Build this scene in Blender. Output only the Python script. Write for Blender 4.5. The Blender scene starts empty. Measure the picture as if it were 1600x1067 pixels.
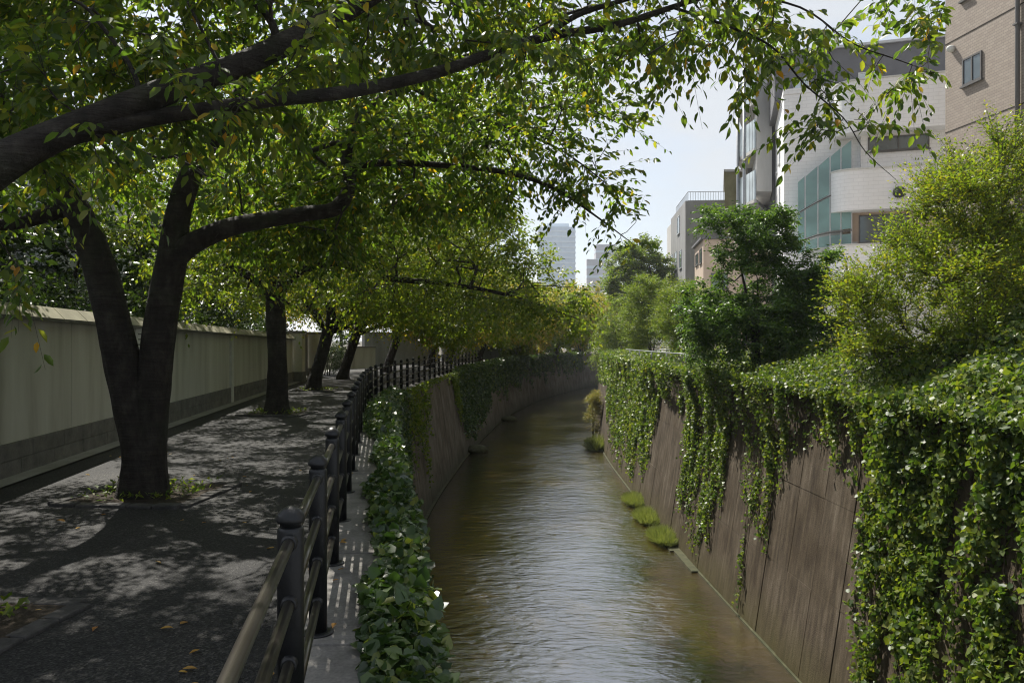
import bpy, math, random
import numpy as np
from mathutils import Matrix, Vector

R = math.radians
rng = np.random.default_rng(7)
random.seed(7)
scene = bpy.context.scene
col = scene.collection

# ------------------------------------------------------------------ camera, sky, sun, exposure
EYE = 1.62
cam_d = bpy.data.cameras.new('camera')
cam = bpy.data.objects.new('camera', cam_d); col.objects.link(cam)
cam.location = (0, 0, EYE); cam.rotation_euler = (R(90), 0, 0)
cam_d.sensor_width = 36; cam_d.lens = 36 * 1250 / 1600
cam_d.shift_y = -1.5 / 1600
cam_d.clip_start = .05; cam_d.clip_end = 6000
scene.camera = cam

SUN_AZ, SUN_EL = -30, 52           # degrees left of the view direction, degrees up
world = bpy.data.worlds.new('World'); scene.world = world; world.use_nodes = True
wn = world.node_tree; wn.nodes.clear()
def wnode(t, **kw):
    n = wn.nodes.new(t)
    for k, v in kw.items(): setattr(n, k, v)
    return n
sky = wnode('ShaderNodeTexSky', sky_type='NISHITA', sun_disc=False, sun_elevation=R(SUN_EL), sun_rotation=R(SUN_AZ),
            air_density=1.0, dust_density=1.6, ozone_density=1.0)
tc = wnode('ShaderNodeTexCoord'); mp = wnode('ShaderNodeMapping'); mp.inputs['Scale'].default_value = (1, 1, 2.6)
nz = wnode('ShaderNodeTexNoise'); nz.inputs['Scale'].default_value = 2.3; nz.inputs['Detail'].default_value = 7; nz.inputs['Roughness'].default_value = .55
cr = wnode('ShaderNodeValToRGB'); cr.color_ramp.elements[0].position = .29; cr.color_ramp.elements[1].position = .6
mx = wnode('ShaderNodeMix', data_type='RGBA'); mx.inputs['B'].default_value = (4.95, 5.1, 5.25, 1)
mf = wnode('ShaderNodeMath', operation='MULTIPLY'); mf.inputs[1].default_value = .88
bg = wnode('ShaderNodeBackground'); bg.inputs['Strength'].default_value = .09
out = wnode('ShaderNodeOutputWorld'); L = wn.links.new
L(tc.outputs['Generated'], mp.inputs['Vector']); L(mp.outputs[0], nz.inputs['Vector']); L(nz.outputs['Fac'], cr.inputs[0])
L(cr.outputs[0], mf.inputs[0]); L(mf.outputs[0], mx.inputs['Factor']); L(sky.outputs[0], mx.inputs['A'])
L(mx.outputs['Result'], bg.inputs[0]); L(bg.outputs[0], out.inputs[0])

sd = bpy.data.lights.new('sun', 'SUN'); sd.energy = 4.8; sd.angle = R(.5); sd.color = (1, .95, .86)
sun = bpy.data.objects.new('sun', sd); col.objects.link(sun)
to_sun = Vector((math.sin(R(SUN_AZ)) * math.cos(R(SUN_EL)), math.cos(R(SUN_AZ)) * math.cos(R(SUN_EL)), math.sin(R(SUN_EL))))
sun.rotation_euler = to_sun.to_track_quat('Z', 'Y').to_euler()
vs = scene.view_settings
vs.view_transform = 'Standard'; vs.look = 'None'; vs.gamma = 1; vs.use_curve_mapping = False; vs.exposure = 0.8
scene.render.engine = 'CYCLES'
cy = scene.cycles
cy.max_bounces = 7; cy.diffuse_bounces = 4; cy.glossy_bounces = 3; cy.transmission_bounces = 5; cy.transparent_max_bounces = 6
cy.volume_bounces = 0; cy.caustics_reflective = False; cy.caustics_refractive = False; cy.sample_clamp_indirect = 6
cy.use_denoising = True; cy.filter_width = 1.15

# ------------------------------------------------------------------ helpers: tagging
def tag(o, label=None, cat=None, group=None, kind=None):
    if label: o['label'] = label
    if cat: o['category'] = cat
    if group: o['group'] = group
    if kind: o['kind'] = kind
    return o
def empty(name, loc=(0, 0, 0), label=None, cat=None, group=None):
    o = bpy.data.objects.new(name, None); col.objects.link(o); o.location = loc; o.empty_display_size = .2
    return tag(o, label, cat, group, 'thing' if cat else None)
def put(name, me, parent=None, mat=None):
    o = bpy.data.objects.new(name, me); col.objects.link(o)
    if mat is not None and len(me.materials) == 0: me.materials.append(mat)
    if parent is not None:
        o.parent = parent
        o.matrix_parent_inverse = Matrix.Translation(parent.location).inverted() if parent.parent is None else parent_inv(parent)
    return o
def parent_inv(p):
    m = Matrix.Identity(4); q = p
    chain = []
    while q is not None: chain.append(q); q = q.parent
    for q in reversed(chain): m = m @ q.matrix_parent_inverse @ q.matrix_basis
    return m.inverted()

def at(px, py, Y):     # surveyed point: bearing and height angle of a feature together with its real distance
    return np.array([(px - 800) / 1250 * Y, Y, EYE + (535 - py) / 1250 * Y])

# ------------------------------------------------------------------ helpers: meshes
def np_mesh(name, verts, faces, smooth=False):
    """verts (N,3); faces (M,k) all the same size"""
    verts = np.asarray(verts, np.float32); faces = np.asarray(faces, np.int32)
    me = bpy.data.meshes.new(name)
    k = faces.shape[1]; m = len(faces)
    me.vertices.add(len(verts)); me.vertices.foreach_set('co', verts.ravel())
    me.loops.add(m * k); me.loops.foreach_set('vertex_index', faces.ravel())
    me.polygons.add(m); me.polygons.foreach_set('loop_start', np.arange(0, m * k, k, dtype=np.int32))
    me.polygons.foreach_set('loop_total', np.full(m, k, np.int32))
    if smooth: me.polygons.foreach_set('use_smooth', np.ones(m, bool))
    me.update(calc_edges=True)
    return me

class MB:
    def __init__(s): s.v = []; s.f = []
    def add(s, verts, faces):
        b = len(s.v); s.v += [tuple(map(float, p)) for p in verts]; s.f += [tuple(b + i for i in q) for q in faces]
    def box(s, c, size, rz=0):
        cx, cy_, cz = c; hx, hy, hz = [q / 2 for q in size]; ca, sa = math.cos(rz), math.sin(rz)
        P = []
        for z in (-hz, hz):
            for x, y in ((-hx, -hy), (hx, -hy), (hx, hy), (-hx, hy)):
                P.append((cx + x * ca - y * sa, cy_ + x * sa + y * ca, cz + z))
        s.add(P, [(3, 2, 1, 0), (4, 5, 6, 7), (0, 1, 5, 4), (1, 2, 6, 5), (2, 3, 7, 6), (3, 0, 4, 7)])
    def para(s, o, a, b, c):     # parallelepiped from a corner and three edge vectors
        o, a, b, c = [np.asarray(q, float) for q in (o, a, b, c)]
        P = [o, o + a, o + a + b, o + b, o + c, o + a + c, o + a + b + c, o + b + c]
        s.add(P, [(3, 2, 1, 0), (4, 5, 6, 7), (0, 1, 5, 4), (1, 2, 6, 5), (2, 3, 7, 6), (3, 0, 4, 7)])
    def prism(s, poly, z0, z1):
        n = len(poly)
        P = [(x, y, z0) for x, y in poly] + [(x, y, z1) for x, y in poly]
        s.add(P, [tuple(reversed(range(n))), tuple(range(n, 2 * n))] + [(i, (i + 1) % n, n + (i + 1) % n, n + i) for i in range(n)])
    def hexa(s, bottom, top):    # two quads
        s.add(list(bottom) + list(top), [(3, 2, 1, 0), (4, 5, 6, 7), (0, 1, 5, 4), (1, 2, 6, 5), (2, 3, 7, 6), (3, 0, 4, 7)])
    def lathe(s, c, prof, n=16):
        b = []
        for r, z in prof:
            for i in range(n):
                a = 2 * math.pi * i / n; b.append((c[0] + r * math.cos(a), c[1] + r * math.sin(a), c[2] + z))
        m = len(prof); F = [tuple(reversed(range(n))), tuple(range((m - 1) * n, m * n))]
        for j in range(m - 1):
            for i in range(n): F.append((j * n + i, j * n + (i + 1) % n, (j + 1) * n + (i + 1) % n, (j + 1) * n + i))
        s.add(b, F)
    def tube(s, pts, rad, n=8):
        v, f = tube_np(np.asarray(pts, float), np.broadcast_to(np.asarray(rad, float), (len(pts),)), n)
        s.add(v, [tuple(q) for q in f])
        b = len(s.v) - len(v)
        s.f.append(tuple(b + i for i in reversed(range(n)))); s.f.append(tuple(b + len(v) - n + i for i in range(n)))
    def mesh(s, name, smooth=False, bevel=0):
        me = bpy.data.meshes.new(name); me.from_pydata(s.v, [], s.f); me.update()
        if smooth: me.polygons.foreach_set('use_smooth', [len(p.vertices) == 4 for p in me.polygons])
        return me
    def build(s, name, mat, parent=None, smooth=False, bevel=0):
        o = put(name, s.mesh(name, smooth), parent, mat)
        if bevel:
            m = o.modifiers.new('edge', 'BEVEL'); m.width = bevel; m.segments = 2; m.limit_method = 'ANGLE'
        return o

def tube_np(P, rad, n=6, wob=None):
    T = np.gradient(P, axis=0); T /= np.linalg.norm(T, axis=1, keepdims=True) + 1e-9
    ref = np.array([0, 0, 1.0]) if abs(T[:, 2]).mean() < .75 else np.array([1.0, .1, 0])
    A = np.cross(T, ref); A /= np.linalg.norm(A, axis=1, keepdims=True) + 1e-9
    B = np.cross(T, A)
    ang = np.arange(n) * 2 * math.pi / n
    rr = rad[:, None] * np.ones(n)[None, :]
    if wob is not None: rr = rr * wob
    V = P[:, None, :] + rr[:, :, None] * (np.cos(ang)[None, :, None] * A[:, None, :] + np.sin(ang)[None, :, None] * B[:, None, :])
    m = len(P); i = np.arange(n); j = np.arange(m - 1)[:, None]
    F = np.stack([j * n + i, j * n + (i + 1) % n, (j + 1) * n + (i + 1) % n, (j + 1) * n + i], -1).reshape(-1, 4)
    return V.reshape(-1, 3), F

def catmull(pts, per=6):
    P = np.asarray(pts, float)
    P = np.vstack([2 * P[0] - P[1], P, 2 * P[-1] - P[-2]])
    o = []
    for i in range(1, len(P) - 2):
        for k in range(per):
            t = k / per
            o.append(.5 * (2 * P[i] + (P[i + 1] - P[i - 1]) * t + (2 * P[i - 1] - 5 * P[i] + 4 * P[i + 1] - P[i + 2]) * t * t
                           + (3 * P[i] - P[i - 1] - 3 * P[i + 1] + P[i + 2]) * t ** 3))
    o.append(P[-2]); return np.array(o)

def unit(v): return v / (np.linalg.norm(v, axis=-1, keepdims=True) + 1e-9)

def vnoise(p, scale, seed=0):     # smooth value noise for shapes, p (N,k)
    p = np.asarray(p, float) * scale + seed * 17.31
    i = np.floor(p).astype(np.int64); f = p - i; f = f * f * (3 - 2 * f)
    k = p.shape[1]; tot = np.zeros(len(p))
    for c in range(2 ** k):
        w = np.ones(len(p)); h = np.zeros(len(p), np.int64)
        for d in range(k):
            b = (c >> d) & 1
            w *= f[:, d] if b else 1 - f[:, d]
            h = h * 92837111 + (i[:, d] + b) * 689287499
        h = (h ^ (h >> 13)) * 1274126177; h ^= h >> 16
        tot += w * ((h & 0xffff) / 65535.0)
    return tot

# ------------------------------------------------------------------ materials
def new_mat(name):
    m = bpy.data.materials.new(name); m.use_nodes = True; nt = m.node_tree
    b = nt.nodes['Principled BSDF']
    return m, nt, b
def node(nt, t, ins=None, **kw):
    n = nt.nodes.new(t)
    for k, v in kw.items(): setattr(n, k, v)
    for k, v in (ins or {}).items():
        if hasattr(v, 'links') or isinstance(v, bpy.types.NodeSocket): nt.links.new(v, n.inputs[k])
        else: n.inputs[k].default_value = v
    return n
def ramp(nt, fac, stops):
    n = nt.nodes.new('ShaderNodeValToRGB'); e = n.color_ramp.elements
    while len(e) > 1: e.remove(e[0])
    e[0].position = stops[0][0]; e[0].color = (*stops[0][1], 1)
    for p, c in stops[1:]:
        q = e.new(p); q.color = (*c, 1)
    nt.links.new(fac, n.inputs[0]); return n.outputs[0]
def coords(nt, scale=(1, 1, 1), rot=(0, 0, 0)):
    t = nt.nodes.new('ShaderNodeTexCoord'); m = nt.nodes.new('ShaderNodeMapping')
    g = nt.nodes.new('ShaderNodeNewGeometry')
    m.inputs['Scale'].default_value = scale; m.inputs['Rotation'].default_value = rot
    nt.links.new(g.outputs['Position'], m.inputs['Vector']); return m.outputs[0]

def surf(name, stops, scale=4, detail=6, rough=.8, bump=.3, bscale=40, stretch=(1, 1, 1), spec=.3, metal=0, speck=0, bdist=.01, rot=(0, 0, 0)):
    m, nt, b = new_mat(name)
    c = coords(nt, stretch, rot)
    n1 = node(nt, 'ShaderNodeTexNoise', {'Vector': c, 'Scale': scale, 'Detail': detail, 'Roughness': .6})
    colr = ramp(nt, n1.outputs['Fac'], stops)
    n2 = node(nt, 'ShaderNodeTexNoise', {'Vector': c, 'Scale': bscale, 'Detail': 4, 'Roughness': .6})
    if speck:
        mm = node(nt, 'ShaderNodeMix', {'Factor': speck, 'A': colr}, data_type='RGBA', blend_type='OVERLAY')
        nt.links.new(n2.outputs['Fac'], mm.inputs['B']); colr = mm.outputs['Result']
    nt.links.new(colr, b.inputs['Base Color'])
    b.inputs['Roughness'].default_value = rough; b.inputs['Specular IOR Level'].default_value = spec; b.inputs['Metallic'].default_value = metal
    bp = node(nt, 'ShaderNodeBump', {'Height': n2.outputs['Fac'], 'Strength': bump, 'Distance': bdist})
    nt.links.new(bp.outputs[0], b.inputs['Normal'])
    return m

def leaf_mat(name, stops, trans=.45, rough=.42, spec=.45, patch=None, bright=2.1):
    m, nt, b = new_mat(name)
    g = node(nt, 'ShaderNodeNewGeometry'); oi = node(nt, 'ShaderNodeObjectInfo')
    a = node(nt, 'ShaderNodeMath', {0: g.outputs['Random Per Island'], 1: oi.outputs['Random']}, operation='ADD')
    fr = node(nt, 'ShaderNodeMath', {0: a.outputs[0]}, operation='FRACT')
    fac = fr.outputs[0]
    if patch:
        n1 = node(nt, 'ShaderNodeTexNoise', {'Vector': coords(nt), 'Scale': patch, 'Detail': 2})
        mm = node(nt, 'ShaderNodeMix', {'Factor': .4, 'A': fac, 'B': n1.outputs['Fac']})
        fac = mm.outputs[0]
    c = ramp(nt, fac, stops)
    nt.links.new(c, b.inputs['Base Color'])
    b.inputs['Roughness'].default_value = rough; b.inputs['Specular IOR Level'].default_value = spec
    tcx = node(nt, 'ShaderNodeMix', {'Factor': 1.0, 'A': c, 'B': (bright * .95, bright, bright * .35, 1)}, data_type='RGBA', blend_type='MULTIPLY')
    tr = node(nt, 'ShaderNodeBsdfTranslucent', {'Color': tcx.outputs['Result']})
    ms = node(nt, 'ShaderNodeMixShader', {0: trans, 1: b.outputs[0], 2: tr.outputs[0]})
    nt.links.new(ms.outputs[0], nt.nodes['Material Output'].inputs[0])
    return m

def flat(name, rgb, rough=.5, spec=.4, metal=0, var=.12, scale=6, bump=.08):
    r = np.array(rgb)
    return surf(name, [(.3, tuple(r * (1 - var))), (.7, tuple(np.minimum(r * (1 + var), .95)))], scale=scale, rough=rough, spec=spec, metal=metal, bump=bump, bscale=60)

M = {}
def asphalt_mat():
    m, nt, b = new_mat('asphalt'); c = coords(nt)
    big = node(nt, 'ShaderNodeTexNoise', {'Vector': c, 'Scale': .9, 'Detail': 6, 'Roughness': .6})
    base = ramp(nt, big.outputs['Fac'], [(.3, (.011, .011, .0115)), (.5, (.019, .019, .019)), (.72, (.033, .032, .03))])
    gr = node(nt, 'ShaderNodeTexVoronoi', {'Vector': c, 'Scale': 85.0, 'Randomness': 1.0})
    sp = ramp(nt, gr.outputs['Color'], [(.2, (.35, .35, .36)), (.6, (1, 1, 1)), (.82, (2.2, 2.15, 2.05)), (.95, (4.2, 4.0, 3.7))])
    mm = node(nt, 'ShaderNodeMix', {'Factor': 1.0, 'A': base, 'B': sp}, data_type='RGBA', blend_type='MULTIPLY')
    nt.links.new(mm.outputs['Result'], b.inputs['Base Color']); b.inputs['Roughness'].default_value = .8; b.inputs['Specular IOR Level'].default_value = .35
    bp = node(nt, 'ShaderNodeBump', {'Height': gr.outputs['Distance'], 'Strength': .8, 'Distance': .008}); nt.links.new(bp.outputs[0], b.inputs['Normal'])
    return m
M['asphalt'] = asphalt_mat()
M['pavement'] = surf('pavement', [(.3, (.22, .21, .2)), (.7, (.34, .33, .31))], scale=2, bscale=60, speck=.3)
M['bounce_street'] = surf('bounce_concrete', [(.3, (.36, .35, .33)), (.7, (.46, .45, .43))], scale=1.5, bscale=60, speck=.3)  # kept pale so the added paving throws bounce light upward
M['coping'] = surf('coping_concrete', [(.3, (.12, .115, .105)), (.5, (.2, .19, .175)), (.75, (.27, .26, .24))], scale=2.6, rough=.9, bump=.5, bscale=50, speck=.5)
M['soil'] = surf('soil', [(.3, (.02, .016, .01)), (.7, (.06, .045, .03))], scale=12, rough=.95, bump=1, bscale=40, speck=.5, bdist=.03)
M['ground'] = surf('ground_earth', [(.3, (.05, .05, .035)), (.7, (.12, .1, .07))], scale=1.2, rough=.95, bump=.6)
M['bank'] = surf('bank_earth', [(.3, (.012, .016, .008)), (.7, (.035, .04, .02))], scale=6, rough=.95, bump=.8, bscale=25)
M['plaster'] = surf('plaster_wall', [(.28, (.38, .365, .3)), (.45, (.54, .525, .455)), (.6, (.61, .6, .53)), (.75, (.68, .67, .61))], scale=1.1, detail=9, rough=.9, bump=.15, bscale=90, stretch=(1.6, 1.6, .22))
M['stone'] = surf('base_stone', [(.3, (.12, .115, .105)), (.7, (.22, .21, .19))], scale=5, rough=.9, bump=.4, bscale=60, speck=.4)
M['edging'] = surf('edging_stone', [(.3, (.035, .034, .032)), (.7, (.085, .08, .075))], scale=7, rough=.9, bump=.5, bscale=60, speck=.5)
M['coping_tile'] = surf('coping_tile', [(.3, (.2, .185, .13)), (.7, (.33, .31, .22))], scale=3, rough=.8, bump=.2)
M['trim_white'] = flat('trim_white', (.6, .6, .57), .7)
M['dark_metal'] = flat('post_paint', (.012, .0125, .0135), .42, .4, 0, .3, 9, .2)
M['rail_metal'] = surf('rail_metal', [(.3, (.07, .06, .05)), (.55, (.12, .11, .095)), (.8, (.09, .065, .05))], scale=7, rough=.3, spec=.5, metal=.85, bump=.06, bscale=120, stretch=(1, .3, 1))
M['dish'] = flat('dark_plastic', (.03, .03, .035), .5)

def wall_concrete(name, dark, mid, light, algae):
    m, nt, b = new_mat(name)
    c1 = coords(nt, (5, 5, .35)); c2 = coords(nt); c3 = coords(nt, (1, 1, 1))
    streak = node(nt, 'ShaderNodeTexNoise', {'Vector': c1, 'Scale': 1.6, 'Detail': 8, 'Roughness': .65})
    base = ramp(nt, streak.outputs['Fac'], [(.28, dark), (.5, mid), (.75, light)])
    bl = node(nt, 'ShaderNodeTexNoise', {'Vector': c2, 'Scale': 1.1, 'Detail': 5})
    bl2 = ramp(nt, bl.outputs['Fac'], [(.35, (.55, .5, .42)), (.62, (1, 1, 1))])
    mm = node(nt, 'ShaderNodeMix', {'Factor': .85, 'A': base, 'B': bl2}, data_type='RGBA', blend_type='MULTIPLY')
    sx = node(nt, 'ShaderNodeSeparateXYZ', {0: c3})
    ed = node(nt, 'ShaderNodeTexNoise', {'Vector': c2, 'Scale': 2.2, 'Detail': 6})
    zz = node(nt, 'ShaderNodeMath', {0: sx.outputs[2], 1: ed.outputs['Fac']}, operation='SUBTRACT')
    mr = node(nt, 'ShaderNodeMapRange', {0: zz.outputs[0], 1: -4.6, 2: -3.6, 3: .8, 4: 0.0})
    ag = node(nt, 'ShaderNodeMix', {'Factor': mr.outputs[0], 'A': mm.outputs['Result'], 'B': (*algae, 1)}, data_type='RGBA')
    fine = node(nt, 'ShaderNodeTexNoise', {'Vector': c2, 'Scale': 55, 'Detail': 4, 'Roughness': .7})
    fs = node(nt, 'ShaderNodeMix', {'Factor': .75, 'A': ag.outputs['Result']}, data_type='RGBA', blend_type='OVERLAY')
    nt.links.new(fine.outputs['Fac'], fs.inputs['B'])
    nt.links.new(fs.outputs['Result'], b.inputs['Base Color'])
    b.inputs['Roughness'].default_value = .9; b.inputs['Specular IOR Level'].default_value = .2
    # board-marked relief
    ad = node(nt, 'ShaderNodeMath', {0: fine.outputs['Fac'], 1: streak.outputs['Fac']}, operation='ADD')
    bp = node(nt, 'ShaderNodeBump', {'Height': ad.outputs[0], 'Strength': .6, 'Distance': .02})
    nt.links.new(bp.outputs[0], b.inputs['Normal'])
    return m
M['wall_r'] = wall_concrete('canal_concrete_brown', (.036, .027, .018), (.088, .069, .048), (.165, .137, .103), (.064, .056, .018))
M['wall_l'] = wall_concrete('canal_concrete_grey', (.07, .06, .045), (.16, .14, .11), (.26, .235, .19), (.05, .055, .03))
M['footing'] = surf('mossy_footing', [(.3, (.03, .035, .015)), (.6, (.07, .07, .035)), (.8, (.12, .11, .07))], scale=5, rough=.9, bump=.5)
M['joint'] = flat('joint_dark', (.03, .025, .02), .95)

def bark_mat():
    m, nt, b = new_mat('cherry_bark')
    n1 = node(nt, 'ShaderNodeTexNoise', {'Vector': coords(nt, (1, 1, .5)), 'Scale': 9, 'Detail': 8, 'Roughness': .65})
    c = ramp(nt, n1.outputs['Fac'], [(.3, (.011, .009, .007)), (.5, (.027, .022, .018)), (.65, (.05, .043, .035)), (.8, (.09, .082, .068))])
    n2 = node(nt, 'ShaderNodeTexNoise', {'Vector': coords(nt, (.35, .35, 3.2)), 'Scale': 7, 'Detail': 5, 'Roughness': .7})
    bands = ramp(nt, n2.outputs['Fac'], [(.42, (.55, .55, .55)), (.5, (1, 1, 1)), (.62, (1.5, 1.45, 1.35))])
    mm = node(nt, 'ShaderNodeMix', {'Factor': .45, 'A': c, 'B': bands}, data_type='RGBA', blend_type='MULTIPLY')
    moss = node(nt, 'ShaderNodeTexNoise', {'Vector': coords(nt), 'Scale': 2.2, 'Detail': 6})
    mf_ = node(nt, 'ShaderNodeMapRange', {0: moss.outputs['Fac'], 1: .55, 2: .75, 3: 0.0, 4: .6})
    mo = node(nt, 'ShaderNodeMix', {'Factor': mf_.outputs[0], 'A': mm.outputs['Result'], 'B': (.035, .042, .02, 1)}, data_type='RGBA')
    nt.links.new(mo.outputs['Result'], b.inputs['Base Color']); b.inputs['Roughness'].default_value = .8; b.inputs['Specular IOR Level'].default_value = .3
    ad = node(nt, 'ShaderNodeMath', {0: n1.outputs['Fac'], 1: n2.outputs['Fac']}, operation='ADD')
    bp = node(nt, 'ShaderNodeBump', {'Height': ad.outputs[0], 'Strength': 1.0, 'Distance': .045}); nt.links.new(bp.outputs[0], b.inputs['Normal'])
    return m
M['bark'] = bark_mat()
M['branch'] = surf('branch_bark', [(.3, (.022, .018, .015)), (.7, (.07, .06, .05))], scale=12, rough=.7, bump=.6, bscale=50, spec=.35)
G = lambda *a: a
M['leaf_near'] = leaf_mat('cherry_leaf_near', [(0, (.04, .075, .015)), (.4, (.07, .11, .02)), (.75, (.115, .15, .025)), (.965, (.18, .18, .028)), (.985, (.42, .27, .02)), (1, (.4, .19, .015))], .52, bright=2.6)
M['leaf'] = leaf_mat('cherry_leaf', [(0, (.04, .08, .014)), (.45, (.075, .12, .019)), (.8, (.12, .165, .023)), (.97, (.2, .19, .028)), (1, (.4, .25, .02))], .52, bright=2.6)
M['leaf_mid'] = leaf_mat('cherry_leaf_olive', [(0, (.06, .1, .017)), (.5, (.1, .14, .02)), (.75, (.16, .17, .024)), (.93, (.26, .21, .028)), (1, (.36, .2, .03))], .52, patch=.35, bright=2.4)
M['leaf_far'] = leaf_mat('cherry_leaf_turning', [(0, (.07, .11, .018)), (.35, (.12, .15, .022)), (.5, (.2, .19, .025)), (.65, (.32, .23, .03)), (.85, (.36, .2, .03)), (1, (.3, .14, .03))], .5, patch=.35, bright=2.2)
M['leaf_dark'] = leaf_mat('evergreen_leaf', [(0, (.028, .065, .016)), (.6, (.06, .115, .022)), (1, (.11, .17, .028))], .42, .42, .35)
M['leaf_yellow'] = leaf_mat('feathery_leaf', [(0, (.06, .1, .014)), (.4, (.105, .155, .018)), (.7, (.18, .2, .022)), (1, (.3, .2, .03))], .5, patch=.9)
M['leaf_olive'] = leaf_mat('bush_leaf', [(0, (.055, .095, .02)), (.5, (.105, .15, .027)), (1, (.18, .2, .035))], .46, .5, .3)
M['leaf_hedge'] = leaf_mat('hedge_leaf', [(0, (.015, .03, .01)), (.6, (.03, .055, .014)), (1, (.06, .09, .02))], .35)
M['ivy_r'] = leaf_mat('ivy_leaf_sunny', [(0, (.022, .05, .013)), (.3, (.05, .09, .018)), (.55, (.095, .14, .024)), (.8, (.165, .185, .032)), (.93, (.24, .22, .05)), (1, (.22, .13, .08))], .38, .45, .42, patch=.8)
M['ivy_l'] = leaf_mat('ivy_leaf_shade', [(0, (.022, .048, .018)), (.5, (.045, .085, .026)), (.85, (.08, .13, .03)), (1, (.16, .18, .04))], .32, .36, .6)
M['weed'] = leaf_mat('riverside_weed_leaf', [(0, (.09, .11, .02)), (.5, (.17, .165, .03)), (1, (.26, .17, .045))], .4)
M['grass'] = leaf_mat('grass_blade', [(0, (.12, .15, .065)), (.6, (.2, .23, .1)), (1, (.28, .29, .15))], .25, .6, .2)
M['fallen'] = leaf_mat('fallen_leaf', [(0, (.3, .16, .03)), (.5, (.42, .26, .05)), (1, (.32, .12, .03))], .2)
M['stem'] = flat('vine_stem', (.06, .045, .03), .8)

# water
def water_mat():
    m, nt, b = new_mat('river_water')
    c = coords(nt); cs = coords(nt, (1, .42, 1), (0, 0, R(-6)))
    bed = node(nt, 'ShaderNodeTexNoise', {'Vector': coords(nt, (1, .5, 1)), 'Scale': .9, 'Detail': 7, 'Roughness': .65})
    colr = ramp(nt, bed.outputs['Fac'], [(.3, (.012, .008, .0025)), (.5, (.034, .022, .006)), (.7, (.065, .044, .012))])
    nt.links.new(colr, b.inputs['Base Color'])
    b.inputs['Roughness'].default_value = .12; b.inputs['IOR'].default_value = 1.4; b.inputs['Specular IOR Level'].default_value = .5
    b.inputs['Coat Weight'].default_value = 1.0; b.inputs['Coat IOR'].default_value = 3.7; b.inputs['Coat Roughness'].default_value = .06
    n1 = node(nt, 'ShaderNodeTexNoise', {'Vector': coords(nt, (.45, 1.1, 1), (0, 0, R(8))), 'Scale': 7.5, 'Detail': 5, 'Roughness': .62, 'Distortion': .4})
    n2 = node(nt, 'ShaderNodeTexNoise', {'Vector': coords(nt, (.6, 1.2, 1), (0, 0, R(-12))), 'Scale': 2.6, 'Detail': 3, 'Roughness': .5, 'Distortion': .6})
    n3 = node(nt, 'ShaderNodeTexNoise', {'Vector': c, 'Scale': .25, 'Detail': 2})
    amp = node(nt, 'ShaderNodeMapRange', {0: n3.outputs['Fac'], 1: .35, 2: .65, 3: .55, 4: 1.25})
    s1 = node(nt, 'ShaderNodeMath', {0: n2.outputs['Fac'], 1: 2.0}, operation='MULTIPLY')
    s2 = node(nt, 'ShaderNodeMath', {0: n1.outputs['Fac'], 1: s1.outputs[0]}, operation='ADD')
    s3 = node(nt, 'ShaderNodeMath', {0: s2.outputs[0], 1: amp.outputs[0]}, operation='MULTIPLY')
    bp = node(nt, 'ShaderNodeBump', {'Height': s3.outputs[0], 'Strength': .5, 'Distance': .04})
    nt.links.new(bp.outputs[0], b.inputs['Normal']); nt.links.new(bp.outputs[0], b.inputs['Coat Normal'])
    return m
M['water'] = water_mat()

def tile_mat(name, c1, c2, mortar, w, h, rough=.7, bump=.5, axis='xy'):
    m, nt, b = new_mat(name)
    g = node(nt, 'ShaderNodeNewGeometry'); sx = node(nt, 'ShaderNodeSeparateXYZ', {0: g.outputs['Position']})
    along = node(nt, 'ShaderNodeMath', {0: sx.outputs[0], 1: sx.outputs[1]}, operation='SUBTRACT')
    cx = node(nt, 'ShaderNodeCombineXYZ', {0: along.outputs[0], 1: sx.outputs[2]})
    br = node(nt, 'ShaderNodeTexBrick', {'Vector': cx.outputs[0], 'Color1': (*c1, 1), 'Color2': (*c2, 1), 'Mortar': (*mortar, 1), 'Scale': 1.0,
              'Mortar Size': h * .08, 'Mortar Smooth': .2, 'Bias': 0.0, 'Brick Width': w, 'Row Height': h})
    n = node(nt, 'ShaderNodeTexNoise', {'Vector': coords(nt, (1, 1, .4)), 'Scale': .8, 'Detail': 6})
    st = ramp(nt, n.outputs['Fac'], [(.3, (.92, .915, .9)), (.6, (1, 1, 1))])
    mm = node(nt, 'ShaderNodeMix', {'Factor': 1.0, 'A': br.outputs['Color'], 'B': st}, data_type='RGBA', blend_type='MULTIPLY')
    nt.links.new(mm.outputs['Result'], b.inputs['Base Color']); b.inputs['Roughness'].default_value = rough
    bp = node(nt, 'ShaderNodeBump', {'Height': br.outputs['Fac'], 'Strength': bump, 'Distance': .02}, invert=True)
    nt.links.new(bp.outputs[0], b.inputs['Normal'])
    return m
M['brick_tan'] = tile_mat('tan_brick_tile', (.255, .208, .17), (.305, .255, .208), (.17, .14, .115), .24, .1)
M['tile_white'] = tile_mat('white_wall_tile', (.87, .87, .875), (.9, .9, .905), (.78, .78, .785), .6, .2, .6, .3)
M['brick_pink'] = tile_mat('pink_brick', (.32, .2, .16), (.38, .25, .2), (.3, .24, .2), .3, .12)
M['grey_clad'] = flat('grey_cladding', (.13, .13, .14), .7, .3, 0, .1, 2)
M['concrete'] = surf('building_concrete', [(.3, (.4, .39, .38)), (.7, (.52, .51, .49))], scale=1.2, rough=.85, bump=.2, stretch=(1, 1, .3))
M['concrete_mid'] = surf('grey_concrete', [(.3, (.2, .2, .2)), (.7, (.3, .3, .3))], scale=1.2, rough=.85, bump=.2, stretch=(1, 1, .3))
M['olive'] = surf('olive_render', [(.3, (.16, .14, .07)), (.7, (.26, .24, .13))], scale=1.2, rough=.85, bump=.2)
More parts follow.
